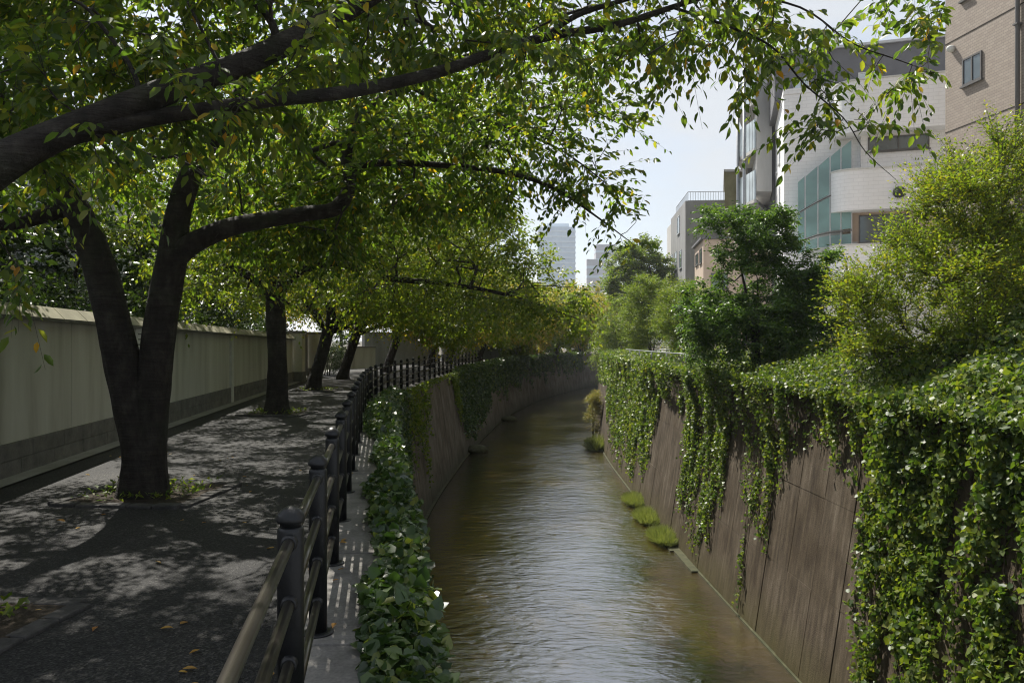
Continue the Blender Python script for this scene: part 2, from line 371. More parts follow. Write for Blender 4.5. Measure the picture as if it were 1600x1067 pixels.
M['beige'] = surf('beige_render', [(.3, (.42, .33, .26)), (.7, (.5, .4, .32))], scale=1.2, rough=.85, bump=.2)
M['tower'] = flat('tower_glass_hazed', (.48, .58, .68), .3, .6, 0, .1, .1, 0)  # pale blue has distance haze painted into the glass colour
M['tower_band'] = flat('tower_band', (.6, .68, .75), .5, .4, 0, .05, .1, 0)  # bands also lightened in colour to imitate haze
M['tower_grey'] = flat('far_block', (.5, .5, .53), .7, .4, 0, .06, .1, 0)
M['frame_dark'] = flat('frame_dark', (.1, .095, .09), .5)
M['frame_alu'] = flat('frame_aluminium', (.5, .51, .52), .4, .5, .3)
M['pole'] = flat('steel_pole', (.28, .29, .3), .4, .5, .5)
def glass_mat(name, rgb, rough=.06, alpha=1.0):
    m, nt, b = new_mat(name)
    n = node(nt, 'ShaderNodeTexNoise', {'Vector': coords(nt), 'Scale': .7, 'Detail': 3})
    r = np.array(rgb)
    nt.links.new(ramp(nt, n.outputs['Fac'], [(.35, tuple(r * .75)), (.65, tuple(r * 1.2))]), b.inputs['Base Color'])
    b.inputs['Roughness'].default_value = rough; b.inputs['Specular IOR Level'].default_value = .8; b.inputs['Alpha'].default_value = alpha
    return m
M['glass'] = glass_mat('window_glass', (.1, .13, .14))
M['glass_teal'] = glass_mat('teal_glass', (.2, .36, .34), .05, .72)
M['glass_pale'] = glass_mat('balcony_glass', (.55, .63, .66), .1, .8)
M['interior'] = flat('room_dark', (.06, .06, .055), .9)
M['paper'] = flat('white_paper', (.75, .75, .73), .7)
M['ink'] = flat('notice_ink', (.12, .12, .13), .8)

# ------------------------------------------------------------------ leaves
T_CHERRY = np.array([(0, 0, 0), (.3, .46, .07), (.7, .40, .05), (1.04, 0, -.08), (.7, -.40, .05), (.3, -.46, .07)])
T_IVY = np.array([(0, 0, 0), (-.04, .42, .06), (.5, .5, .05), (1, 0, -.1), (.5, -.5, .05), (-.04, -.42, .06)])
T_RHOMB = np.array([(0, 0, 0), (.45, .5, .08), (1, 0, -.06), (.45, -.5, .08)])
H_IVY = [(-.1, .26, .03), (.1, .52, .07), (.42, .5, .05), (.74, .25, 0)]; H_CH = [(.1, .2, .03), (.34, .46, .07), (.63, .42, .05), (.87, .18, -.02)]
T_HEART = np.array([(0, 0, 0), *H_IVY, (1.02, 0, -.1), *[(a, -b, c) for a, b, c in H_IVY[::-1]]])
T_LEAF = np.array([(0, 0, 0), *H_CH, (1.08, 0, -.12), *[(a, -b, c) for a, b, c in H_CH[::-1]]])
HALVES = np.array([(0, 5, 4, 3, 2, 1), (0, 9, 8, 7, 6, 5)])
FACES = lambda k: {4: QUADS4, 6: QUADS6, 10: HALVES}[k]
QUADS6 = np.array([(0, 3, 2, 1), (0, 5, 4, 3)]); QUADS4 = np.array([(0, 3, 2, 1)])

def frame(a, n):
    a = unit(a); s = unit(np.cross(n, a)); return a, s, np.cross(a, s)
def leaf_mesh(name, p, a, n, l, w, T):
    a, s, n = frame(a, n)
    V = p[:, None, :] + (l[:, None] * T[None, :, 0])[..., None] * a[:, None, :] + (w[:, None] * T[None, :, 1])[..., None] * s[:, None, :] \
        + (l[:, None] * T[None, :, 2])[..., None] * n[:, None, :]
    k = len(T); Q = FACES(k)
    F = (np.arange(len(p))[:, None, None] * k + Q[None]).reshape(-1, Q.shape[1])
    return np_mesh(name, V.reshape(-1, 3), F)
def leaf_proto(name, T, mat):
    me = bpy.data.meshes.new(name)
    me.from_pydata([(t[1], t[0], t[2]) for t in T], [], [tuple(q) for q in FACES(len(T))]); me.update(); me.materials.append(mat); return me
def leaf_objects(proto, parent, p, a, n, l, w):
    a, s, n = frame(a, n)
    inv = parent_inv(parent)
    for i in range(len(p)):
        o = bpy.data.objects.new('leaf', proto); col.objects.link(o); o.parent = parent
        m = Matrix(((s[i, 0] * w[i], a[i, 0] * l[i], n[i, 0] * l[i], p[i, 0]), (s[i, 1] * w[i], a[i, 1] * l[i], n[i, 1] * l[i], p[i, 1]),
                    (s[i, 2] * w[i], a[i, 2] * l[i], n[i, 2] * l[i], p[i, 2]), (0, 0, 0, 1)))
        o.matrix_parent_inverse = inv; o.matrix_basis = m
def split_largest(p, l, count, cond=None):
    """indices of leaves that show largest from where the photograph was taken"""
    px = 800 + 1250 * p[:, 0] / p[:, 1].clip(.1); py = 535 - 1250 * (p[:, 2] - EYE) / p[:, 1].clip(.1)
    ok = (p[:, 1] > 1) & (px > 5) & (px < 1595) & (py > 5) & (py < 1060)
    if cond is not None: ok &= cond(px, py)
    size = np.where(ok, l / p[:, 1], 0)
    idx = np.argsort(-size)[:count]
    return idx[size[idx] > 0]

# ------------------------------------------------------------------ trees
class Tree:
    def __init__(s): s.pos = []; s.par = []; s.fix = []; s.chains = []; s.wood = []
    def limb(s, pts, per=6, sides=10, root=False):
        C = catmull(np.asarray(pts, float), per)
        if root or not s.pos: par = -1
        else: par = int(np.argmin(np.linalg.norm(np.array(s.pos) - C[0, :3], axis=1)))
        idx = []
        for q in C:
            s.pos.append(q[:3].copy()); s.par.append(par); s.fix.append(q[3]); par = len(s.pos) - 1; idx.append(par)
        s.wood.append((idx, sides))
    def grow(s, targets, step=.35, curve=.35, sag=.0, rt=.0045, minr=.05):
        s.n_fixed = len(s.pos)
        P = np.zeros((len(s.pos) + len(targets) * 14, 3)); n = len(s.pos); P[:n] = s.pos
        fixed = np.array(s.fix)
        thick = np.zeros(len(P)); thick[:n] = [0 if f < .16 else .8 for f in s.fix]      # thick trunks carry few twigs
        d0 = np.min(np.linalg.norm(targets[:, None, :] - P[None, :n:2], axis=2), axis=1)
        s.tips = []
        for t in targets[np.argsort(d0)]:
            d = np.linalg.norm(P[:n] - t, axis=1) + thick[:n]
            j = int(np.argmin(d)); dist = np.linalg.norm(P[j] - t)
            if dist < .12: continue
            pj = s.par[j]
            dirp = unit(P[j] - P[pj]) if pj >= 0 else np.array([0, 0, 1.0])
            k = int(min(12, max(2, math.ceil(dist / step))))
            c = P[j] + dirp * dist * curve + np.array([0, 0, .12 * dist]) + rng.normal(0, .07 * dist, 3)
            idx = [j]; par = j
            for i in range(1, k + 1):
                u = i / k
                q = (1 - u) ** 2 * P[j] + 2 * u * (1 - u) * c + u * u * t
                P[n] = q; s.pos.append(q); s.par.append(par); s.fix.append(0); par = n; idx.append(n); n += 1
            s.chains.append(idx); s.tips.append(n - 1)
        cnt = np.zeros(n); cnt[s.tips] = 1
        for i in range(n - 1, -1, -1):
            if s.par[i] >= 0: cnt[s.par[i]] += cnt[i]
        s.P = P[:n]; s.rad = rt * np.maximum(cnt, 1) ** .5
        fx = np.array(s.fix); m = fx > 0; s.rad[m] = fx[m]
        for i in range(n):
            if not m[i] and s.par[i] >= 0: s.rad[i] = min(s.rad[i], s.rad[s.par[i]] * .9)
    def bare(s):
        s.P = np.array(s.pos); s.rad = np.array(s.fix); s.chains = []; s.tips = []
    def trunk_mesh(s, flare=.25, ground=0):
        V = []; F = []; b = 0
        for idx, sides in s.wood:
            P = s.P[idx]; r = s.rad[idx].copy()
            h = np.clip(1 - (P[:, 2] - ground) / .5, 0, 1); r = r * (1 + flare * h ** 2)
            ang = np.arange(sides) * 2 * math.pi / sides
            q = np.stack([np.repeat(P[:, 2:3] * 1.2 + P[:, 0:1], sides, 1).ravel(), (np.cos(ang)[None] * 1.6 + 0 * r[:, None]).ravel(), (np.sin(ang)[None] * 1.6 + 0 * r[:, None]).ravel()], 1)
            wob = 1 + .22 * (vnoise(q, 1.1, 3) - .5).reshape(len(P), sides) + .1 * (vnoise(q, 4.0, 5) - .5).reshape(len(P), sides)
            v, f = tube_np(P, r, sides, wob); V.append(v); F.append(f + b); b += len(v)
        return np_mesh('trunk', np.vstack(V), np.vstack(F), True)
    def branch_mesh(s, minr=.0):
        V = []; F = []; b = 0
        for idx in s.chains:
            P = s.P[idx]; r = s.rad[idx].copy(); r[0] = min(r[0], r[1] * 1.25)
            if r.max() < minr: continue
            v, f = tube_np(P, r, 6 if r[0] > .02 else 4); V.append(v); F.append(f + b); b += len(v)
        return np_mesh('branches', np.vstack(V), np.vstack(F), True)
    def twigs(s, n, length=(.35, .75), up=.1, spread=.9):
        nodes = np.array([i for ch in s.chains for i in ch[1:]]); w = 1 / (s.rad[nodes] + .004)
        w *= (s.rad[nodes] < .03)
        k = rng.choice(nodes, n, p=w / w.sum())
        par = np.array(s.par)[k]
        d = unit(s.P[k] - s.P[par]) * .7 + rng.normal(0, spread * .55, (n, 3)) * np.array([1, 1, .55]) + np.array([0, 0, up])
        L = rng.uniform(*length, n)
        return s.P[k], unit(d), L
def twig_leaves(p0, d, Lt, n, size, aspect, droop, hang, jitter=.3, flatn=.6):
    T = len(p0); t = (np.arange(n) + .6) / n
    t = t[None] + rng.uniform(-.3, .3, (T, n)) / n
    P = p0[:, None] + d[:, None] * (Lt[:, None] * t)[..., None]
    P[..., 2] -= droop * Lt[:, None] * t ** 2
    tan = d[:, None] * np.ones((T, n, 1)); tan[..., 2] -= 2 * droop * t; tan = unit(tan)
    side = unit(np.cross(tan, np.array([0, 0, 1.0])) + 1e-4)
    sg = np.where((np.arange(n) % 2)[None, :] == 0, 1, -1) * np.ones((T, 1))
    a = tan * .6 + side * sg[..., None] * .75 + rng.normal(0, jitter, (T, n, 3)); a[..., 2] -= hang
    nn = np.array([0, 0, 1.0]) + rng.normal(0, flatn, (T, n, 3))
    l = size * rng.uniform(.65, 1.2, (T, n))
    P = P + side * sg[..., None] * (.012)
    return P.reshape(-1, 3), a.reshape(-1, 3), nn.reshape(-1, 3), l.ravel(), (l * aspect).ravel()
def twig_mesh(p0, d, Lt, droop, r=.0028):
    T = len(p0); ts = np.array([0, .5, 1.0]); V = []
    side = unit(np.cross(d, np.array([0, 0, 1.0])) + 1e-4); upv = np.cross(side, d)
    for k, t in enumerate(ts):
        c = p0 + d * (Lt * t)[:, None]; c[:, 2] -= droop * Lt * t * t
        rr = r * (1 - .7 * t)
        for m in range(3):
            an = m * 2.094; V.append(c + rr * (math.cos(an) * side + math.sin(an) * upv))
    V = np.stack(V, 1); F = []
    for k in range(2):
        for m in range(3): F.append((k * 3 + m, k * 3 + (m + 1) % 3, (k + 1) * 3 + (m + 1) % 3, (k + 1) * 3 + m))
    F = (np.arange(T)[:, None, None] * 9 + np.array(F)[None]).reshape(-1, 4)
    return np_mesh('twigs', V.reshape(-1, 3), F)
def ell(c, r, n, shell=0.0):
    v = unit(rng.normal(0, 1, (n, 3))); rad = rng.uniform(shell ** 3, 1, n) ** (1 / 3)
    return np.asarray(c) + v * rad[:, None] * np.asarray(r)
def P4(px, py, Y, r): return np.append(at(px, py, Y), r)

# ================================================================== THE SETTING
def curve(pts):
    C = catmull(np.array(pts, float), 12)
    return lambda y: np.interp(y, C[:, 0], C[:, 1])
rail_x = curve([(-6, .67), (-2, .0), (3, -.83), (6.5, -1.415), (10, -2.0), (14, -2.66), (17, -3.12), (19.5, -3.42), (23, -3.62), (28.5, -3.58), (34, -3.35), (39.7, -3.05),
                (48, -2.4), (56, -1.6), (65, -.3), (75, 1.7), (88, 5.3), (100, 9.6), (120, 18.5), (150, 36)])
edge_x = lambda y: rail_x(y) + .32
left_base = lambda y: edge_x(y) + .6
right_base = curve([(-6, 5.6), (0, 5.3), (8, 4.95), (13.2, 4.75), (21.6, 4.5), (30, 4.45), (39.7, 4.6), (50, 5.25), (58, 6.0), (66.9, 7.1), (80, 10.2), (100, 17.2), (120, 26), (150, 44)])
WATER = -4.0; TOP_R = .8; BAT = .15
right_top = lambda y: right_base(y) + BAT * (TOP_R - WATER)
wall_x = lambda y: -5.94 - .118 * (y - 9.29)         # foot of the plaster garden wall
def strip(name, ys, xa, xb, z, mat, kind='structure', parent=None, zb=None):
    ys = np.asarray(ys, float); A = np.stack([xa(ys), ys, np.full(len(ys), z)], 1); B = np.stack([xb(ys), ys, np.full(len(ys), z if zb is None else zb)], 1)
    V = np.vstack([A, B]); n = len(ys); F = [(i, n + i, n + i + 1, i + 1) for i in range(n - 1)]
    o = put(name, np_mesh(name, V, F), parent, mat)
    if kind and parent is None: o['kind'] = kind
    return o
YS = np.concatenate([np.arange(-6, 60, 1.0), np.arange(60, 150.1, 2.0)])
const = lambda c: (lambda y: np.full(len(y), float(c)))
# one ground sheet: left land, right bank, far land, cut by the channel
def ground():
    V = []; F = []
    def st(xa, xb, ys, za, zb):
        b = len(V); n = len(ys)
        for y in ys: V.append((float(xa(np.array([y]))[0]), y, za))
        for y in ys: V.append((float(xb(np.array([y]))[0]), y, zb))
        for i in range(n - 1): F.append((b + i, b + n + i, b + n + i + 1, b + i + 1))
    st(const(-2500), lambda y: edge_x(y) - .1, YS, -.03, -.03)
    st(lambda y: right_top(y) + .35, const(2500), YS, TOP_R - .02, TOP_R - .02)
    st(const(-2500), const(2500), [150.1, 3500], .3, .3)
    st(const(-2500), const(2500), [-400, -6], -.03, -.03)
    o = put('ground', np_mesh('ground', V, F), None, M['ground']); o['kind'] = 'structure'
ground()
strip('footpath', YS[YS <= 76], lambda y: wall_x(y) + .28, lambda y: rail_x(y) - .1, 0, M['asphalt'])
strip('gutter', YS[YS <= 76], lambda y: wall_x(y) - .1, lambda y: wall_x(y) + .3, .02, M['pavement'])
strip('bounce_street', np.arange(6, 90, 2.0), lambda y: right_top(y) + 4.2, lambda y: right_top(y) + 40, TOP_R, M['bounce_street'])  # pale paving added so sunlight bounces onto the white building
strip('road', np.arange(30, 120, 2.0), lambda y: wall_x(y) - 14, lambda y: wall_x(y) - .6, -.012, M['pavement'])
wys = np.concatenate([np.arange(-6, 150.1, 1.5)])
w = strip('water', wys, lambda y: left_base(y) - .8, lambda y: right_base(y) + .8, WATER, M['water'])
strip('riverbed', wys, lambda y: left_base(y) - .8, lambda y: right_base(y) + .8, WATER - .5, M['soil'])

# left retaining wall with its panels and coping stones
lw = empty('canal_wall', (left_base(20.0), 20, WATER), 'shaded grey concrete canal wall under the black railing', 'retaining wall')
def wall_panels(root, topf, basef, ztop, zbot, y0, y1, step, side, mat):
    ys = np.arange(y0, y1, step)
    for i, y in enumerate(ys):
        a, b = y + .011, min(y + step, y1) - .011
        off = random.uniform(0, .014) * side
        m = MB(); sub = np.linspace(a, b, 3)
        for q0, q1 in zip(sub[:-1], sub[1:]):
            pass
        tf = lambda q: float(topf(q)) + off; bf = lambda q: float(basef(q)) + off
        V = []; 
        for q in sub:
            V += [(bf(q), q, zbot), (tf(q), q, ztop), (tf(q) - side * .3, q, ztop), (bf(q) - side * .3, q, zbot)]
        Fq = [(0, 3, 2, 1), (8, 9, 10, 11)]
        for k in (0, 4):
            for e in range(4): Fq.append((k + e, k + (e + 1) % 4, k + 4 + (e + 1) % 4, k + 4 + e))
        m.add(V, Fq); m.build('panel', mat, root)
wall_panels(lw, edge_x, left_base, -.12, WATER - .5, -3, 130, 2.8, 1, M['wall_l'])
strip('joint_backing', YS[:90], lambda y: edge_x(y) - .06, lambda y: left_base(y) - .06, -.14, M['joint'], None, lw, WATER - .5)
for y in np.arange(-3, 110, 1.8):
    a, b = y + .006, y + 1.794; z1 = .03 + random.uniform(-.006, .006)
    m = MB()
    e = [(rail_x(a) - .12, a), (edge_x(a) + .04, a), (edge_x(b) + .04, b), (rail_x(b) - .12, b)]
    m.prism([(float(x), q) for x, q in e], -.118, z1)
    m.build('coping_stone', M['coping'], lw, bevel=.015)
strip('footing', np.arange(20, 110, 1.0), lambda y: left_base(y) - .1, lambda y: left_base(y) + .05, WATER + .02, M['footing'], None, lw)

# right retaining wall
rw = empty('canal_wall', (right_base(20.0), 20, WATER), 'sunlit brown stained concrete canal wall hung with ivy', 'retaining wall')
for z1_, z0_ in ((TOP_R, -1.0), (-1.008, -2.5), (-2.508, WATER - .5)):
    xa_ = lambda y, z=z1_: right_base(y) + BAT * (z - WATER); xb_ = lambda y, z=z0_: right_base(y) + BAT * (z - WATER)
    wall_panels(rw, xa_, xb_, z1_, z0_, 6.9, 41.5, 1.06, -1, M['wall_r'])
    wall_panels(rw, xa_, xb_, z1_, z0_, 41.5, 96, 3.2, -1, M['wall_r'])
strip('joint_backing', YS[12:90], lambda y: right_top(y) + .06, lambda y: right_base(y) + .06, TOP_R - .02, M['joint'], None, rw, WATER - .5)
# footing of the right wall, exposed as a ledge for a short stretch
m = MB()
for a, b, wd, zt in [(7, 19.4, .05, .03), (19.4, 21.3, .2, .035), (21.3, 29, .3, .03), (29, 60, .06, .03)]:
    for q in np.arange(a, b - .01, 1.2 if b - a > 2.2 else 1.0):
        r_ = min(q + (1.2 if b - a > 2.2 else 1.0), b)
        m.prism([(float(right_base(q)) - wd, q), (float(right_base(q)) + .2, q), (float(right_base(r_)) + .2, r_), (float(right_base(r_)) - wd, r_)], WATER - .3, WATER + zt)
m.build('footing', M['footing'], rw)

# ------------------------------------------------------------------ garden wall on the left
gw = empty('garden_wall', (float(wall_x(18.0)), 18, 0), 'long cream plaster garden wall with stone base behind the tree row', 'wall')
WY0, WY1 = -2.0, 31.0
top_z = lambda y: np.interp(y, [-2, 9.3, 31], [2.18, 2.08, 1.84])
def seg_box(mb, y0, y1, xo0, xo1, z0a, z0b, z1a, z1b):   # wall-following block between offsets xo (towards path positive)
    xa, xb = float(wall_x(y0)), float(wall_x(y1))
    mb.hexa([(xa + xo0, y0, z0a), (xa + xo1, y0, z0a), (xb + xo1, y1, z0b), (xb + xo0, y1, z0b)],
            [(xa + xo0, y0, z1a), (xa + xo1, y0, z1a), (xb + xo1, y1, z1b), (xb + xo0, y1, z1b)])
for y in np.arange(WY0, WY1 - .1, 3.3):
    b = min(y + 3.3, WY1); m = MB()
    seg_box(m, y + .005, b - .005, -.22, 0, .405, .405, float(top_z(y)) - .16, float(top_z(b)) - .16); m.build('panel', M['plaster'], gw)
for row in (0, 1):
    for y in np.arange(WY0 + (.3 if row else 0), WY1 - .2, .9):
        b = min(y + .9, WY1); m = MB(); o = random.uniform(0, .008)
        seg_box(m, y + .005, b - .005, -.2, .035 + o, .0 + row * .203, row * .203, .2 + row * .203, .2 + row * .203); m.build('base_block', M['stone'], gw, bevel=.008)
for y in np.arange(WY0, WY1 - .2, .75):
    b = min(y + .75, WY1); m = MB(); ya, yb = y + .008, b - .008
    xa, xb = float(wall_x(ya)), float(wall_x(yb)); za, zb = float(top_z(ya)), float(top_z(yb))
    m.hexa([(xa - .3, ya, za - .157), (xa + .1, ya, za - .157), (xb + .1, yb, zb - .157), (xb - .3, yb, zb - .157)],
           [(xa - .16, ya, za), (xa - .06, ya, za), (xb - .06, yb, zb), (xb - .16, yb, zb)]); m.build('coping_tile', M['coping_tile'], gw)
    m = MB(); seg_box(m, ya, yb, .06, .115, za - .2, zb - .2, za - .16, zb - .16); m.build('drip_edge', M['stone'], gw)
m = MB(); seg_box(m, 20.6, 20.85, 0, .06, .0, .0, float(top_z(20.7)) - .17, float(top_z(20.7)) - .17); m.build('pilaster', M['trim_white'], gw)
m = MB(); seg_box(m, 13.72, 14.16, .002, .02, .85, .85, 1.83, 1.83)
nb = m.build('notice', M['paper']); tag(nb, 'white paper notice on the garden wall seen through the trunk fork', 'notice')
m = MB()
for k in range(9):
    z = 1.72 - k * .09; seg_box(m, 13.8, 13.8 + random.uniform(.12, .3), .021, .023, z, z, z + .02, z + .02)
m.build('printed_lines', M['ink'], nb)['kind'] = 'stuff'

# far end of the garden wall: gate, pillars, low walls
def pillar(Y, xo, w_, h, label):
    p = empty('gate_pillar', (float(wall_x(Y)) + xo, Y, 0), label, 'pillar')
    m = MB(); m.box((p.location.x, Y, h / 2 + .2), (w_, w_, h - .4)); m.build('shaft', M['plaster'], p)
    m = MB(); m.box((p.location.x, Y, .2), (w_ + .06, w_ + .06, .4)); m.build('base_block', M['stone'], p, bevel=.01)
    m = MB(); m.box((p.location.x, Y, h + .05), (w_ + .1, w_ + .1, .1)); m.build('cap', M['stone'], p, bevel=.01)
pillar(31.4, .12, .5, 1.9, 'cream gate pillar closing the end of the long garden wall')
pillar(35.6, .25, .5, 1.9, 'cream gate pillar beyond the dark gate, behind the third trunk')
gt = empty('entrance_gate', (float(wall_x(33.5)), 33.5, 0), 'dark brown gate between two cream pillars', 'gate')
x0, x1 = float(wall_x(31.75)), float(wall_x(35.3))
for k in range(12):
    t0, t1 = k / 12 + .006, (k + 1) / 12 - .006
    m = MB(); m.para((x0 + (x1 - x0) * t0, 31.75 + 3.55 * t0, .12), ((x1 - x0) * (t1 - t0), 3.55 * (t1 - t0), 0), (-.04, 0, 0), (0, 0, 1.75)); m.build('slat', M['frame_dark'], gt)
m = MB(); m.para((x0, 31.75, .1), (x1 - x0, 3.55, 0), (-.08, 0, 0), (0, 0, .1)); m.para((x0, 31.75, 1.82), (x1 - x0, 3.55, 0), (-.08, 0, 0), (0, 0, .1)); m.build('gate_frame', M['frame_dark'], gt)
def low_wall(name, a, b, h, th, mat, label, cap=None):
    r_ = empty(name, (a[0], a[1], 0), label, 'wall'); a = np.array([*a, 0.]); b = np.array([*b, 0.]); d = b - a; L_ = np.linalg.norm(d); u = d / L_; nrm = np.array([-u[1], u[0], 0]) * th
    n = max(1, int(L_ / 2.4))
    for k in range(n):
        m = MB(); m.para(a + u * (L_ * k / n + .008), u * (L_ / n - .016), nrm, (0, 0, h)); m.build('panel', mat, r_)
    m = MB(); m.para(a - nrm * .15 + np.array([0, 0, h + .002]), d, nrm * 1.3, (0, 0, .07)); m.build('cap', cap or M['stone'], r_)
low_wall('boundary_wall', (-10.6, 44.5), (-8.1, 47.5), 1.2, .2, M['plaster'], 'low cream wall panels beyond the leaning fourth trunk')
low_wall('boundary_wall', (-9.4, 51), (-5.5, 60), 2.1, .2, M['concrete_mid'], 'tall grey concrete wall behind the far bend of the railing')
low_wall('boundary_wall', (-5.2, 61), (0.5, 76), 2.2, .2, M['concrete_mid'], 'grey concrete wall farthest along the path at the bend')
pillar(60.4, 8.2, .45, 2.3, 'pale pillar between the two far grey concrete walls')

# house behind the garden wall
hs = empty('house', (-13, 15, 0), 'pink brick and white house glimpsed over the garden wall', 'house')
m = MB(); m.box((-15.6, 21.0, 3.4), (5.0, 8, 6.8)); m.build('wall', M['brick_pink'], hs)
m = MB(); m.box((-12.0, 22.2, 3.2), (2.1, 6, 6.6)); m.build('side_wing', M['trim_white'], hs)
m = MB(); m.box((-15.6, 21, 6.95), (5.6, 8.6, .28)); m.build('roof', M['grey_clad'], hs)
for x in (-16.8, -14.8):
    m = MB(); m.box((x, 16.98, 4.6), (1.1, .08, 1.3)); f_ = m.build('window', M['frame_alu'], hs)
    m = MB(); m.box((x, 16.92, 4.6), (.96, .04, 1.16)); m.build('pane', M['glass'], f_)

# ------------------------------------------------------------------ railing
rl = empty('railing', (float(rail_x(10.0)), 10, .03), 'black metal railing with domed posts and four tube rails along the canal', 'railing')
PROF = [(r_, z_ * .975) for r_, z_ in [(.049, 0), (.049, .902), (.046, .913), (.039, .918), (.039, .93), (.05, .934), (.054, .942), (.053, .951), (.047, .967), (.035, .982), (.018, .993), (.003, .997)]]
mp_ = MB(); mp_.lathe((0, 0, 0), PROF[:4], 20); post_me = mp_.mesh('post', True)
mp_ = MB(); mp_.lathe((0, 0, 0), PROF[3:], 20); cap_me = mp_.mesh('cap', True)
mp_ = MB(); mp_.lathe((0, 0, 0), [(.085, 0), (.085, .006), (.07, .01), (.05, .012)], 16); flange_me = mp_.mesh('flange', True)
for q in (post_me, cap_me, flange_me): q.materials.append(M['dark_metal'])
# equal spacing along the curve
yy = np.linspace(-1.5, 60, 4000); sl = np.concatenate([[0], np.cumsum(np.hypot(np.diff(yy), np.diff(rail_x(yy))))])
s3 = np.interp(3.0, yy, sl); posts = []
for k in [-2.3] + list(range(0, 36)):
    y = float(np.interp(s3 + k * 1.375, sl, yy)); posts.append((float(rail_x(y)), y))
RH = (.845, .62, .4, .18)
def child(name, me, parent, loc, rot=None):
    o = bpy.data.objects.new(name, me); col.objects.link(o); o.parent = parent; o.matrix_parent_inverse = parent_inv(parent); o.location = loc
    if rot is not None: o.rotation_euler = rot
    return o
cm = MB(); cm.tube([(0, -.078, 0), (0, -.07, 0), (0, .07, 0), (0, .078, 0)], [.024, .031, .031, .024], 12); collar_me = cm.mesh('collar', True); collar_me.materials.append(M['dark_metal'])
for i, (x, y) in enumerate(posts):
    po = child('post', post_me, rl, (x, y, .03)); 
    bpy.context.view_layer.update() if False else None
    child('cap', cap_me, po, (x, y, .03)); child('flange', flange_me, po, (x, y, .031))
    if i + 1 < len(posts):
        nx, ny = posts[i + 1]; d = np.array([nx - x, ny - y, 0]); 
        az = math.atan2(-d[0], d[1])
        for h in RH:
            m = MB(); m.tube([(x, y, .03 + h), (nx, ny, .03 + h)], .0215, 12); m.build('rail', M['rail_metal'], rl, True)
            if i < 18: child('collar', collar_me, po, (x, y, .03 + h), (0, 0, az))

# ------------------------------------------------------------------ tree beds
def tree_bed(cx, cy, hx, hy, label, rz=0.0):
    b = empty('tree_bed', (cx, cy, 0), label, 'tree bed')
    m = MB(); m.box((cx, cy, -.005), (2 * hx - .06, 2 * hy - .06, .05), rz); m.build('soil', M['soil'], b)
    ca, sa = math.cos(rz), math.sin(rz)
    for sx, sy, n, ax in [(-1, 0, 5, 'y'), (1, 0, 5, 'y'), (0, -1, 5, 'x'), (0, 1, 5, 'x')]:
        for k in range(n):
            t = -1 + (2 * k + 1) / n
            lx, ly = (sx * hx, t * hy) if ax == 'y' else (t * hx, sy * hy)
            size = (.13, 2 * hy / n - .012, .1) if ax == 'y' else (2 * hx / n - .012 + (.0), .13, .1)
            m = MB(); m.box((cx + lx * ca - ly * sa, cy + lx * sa + ly * ca, -.02 + random.uniform(-.01, .01)), size, rz + random.uniform(-.02, .02)); m.build('edging_stone', M['edging'], b, bevel=.012)
    # weeds and dead leaves in the soil
    n = 260; p = np.stack([cx + rng.uniform(-hx, hx, n) * .85, cy + rng.uniform(-hy, hy, n) * .85, np.full(n, .03)], 1)
    p[:, 2] += rng.uniform(0, .06, n)
    a = rng.normal(0, 1, (n, 3)); a[:, 2] = abs(a[:, 2]) * .8; l = rng.uniform(.04, .1, n)
    o = put('weeds', leaf_mesh('weeds', p, a, np.array([0, 0, 1.]) + rng.normal(0, .4, (n, 3)), l, l * .45, T_RHOMB), b, M['leaf_olive']); o['kind'] = 'stuff'
    return b
TREES = [(-3.45, 4.15), (-3.8, 8.3), (-5.17, 17.6), (-6.3, 25.8), (-6.85, 33.4), (-6.4, 41), (-5.0, 48.5), (-4.6, 56), (-3.0, 63), (.2, 73), (4.5, 84)]
tree_bed(-3.42, 4.25, .72, .72, 'stone edged tree bed with weeds at the lower left corner', -.1)
tree_bed(-3.8, 8.42, .66, .62, 'stone edged tree bed round the forked cherry trunk', -.1)
tree_bed(-5.17, 17.7, .66, .6, 'stone edged tree bed round the second cherry trunk', -.1)
tree_bed(-6.3, 25.9, .66, .6, 'stone edged tree bed round the third cherry trunk', -.1)

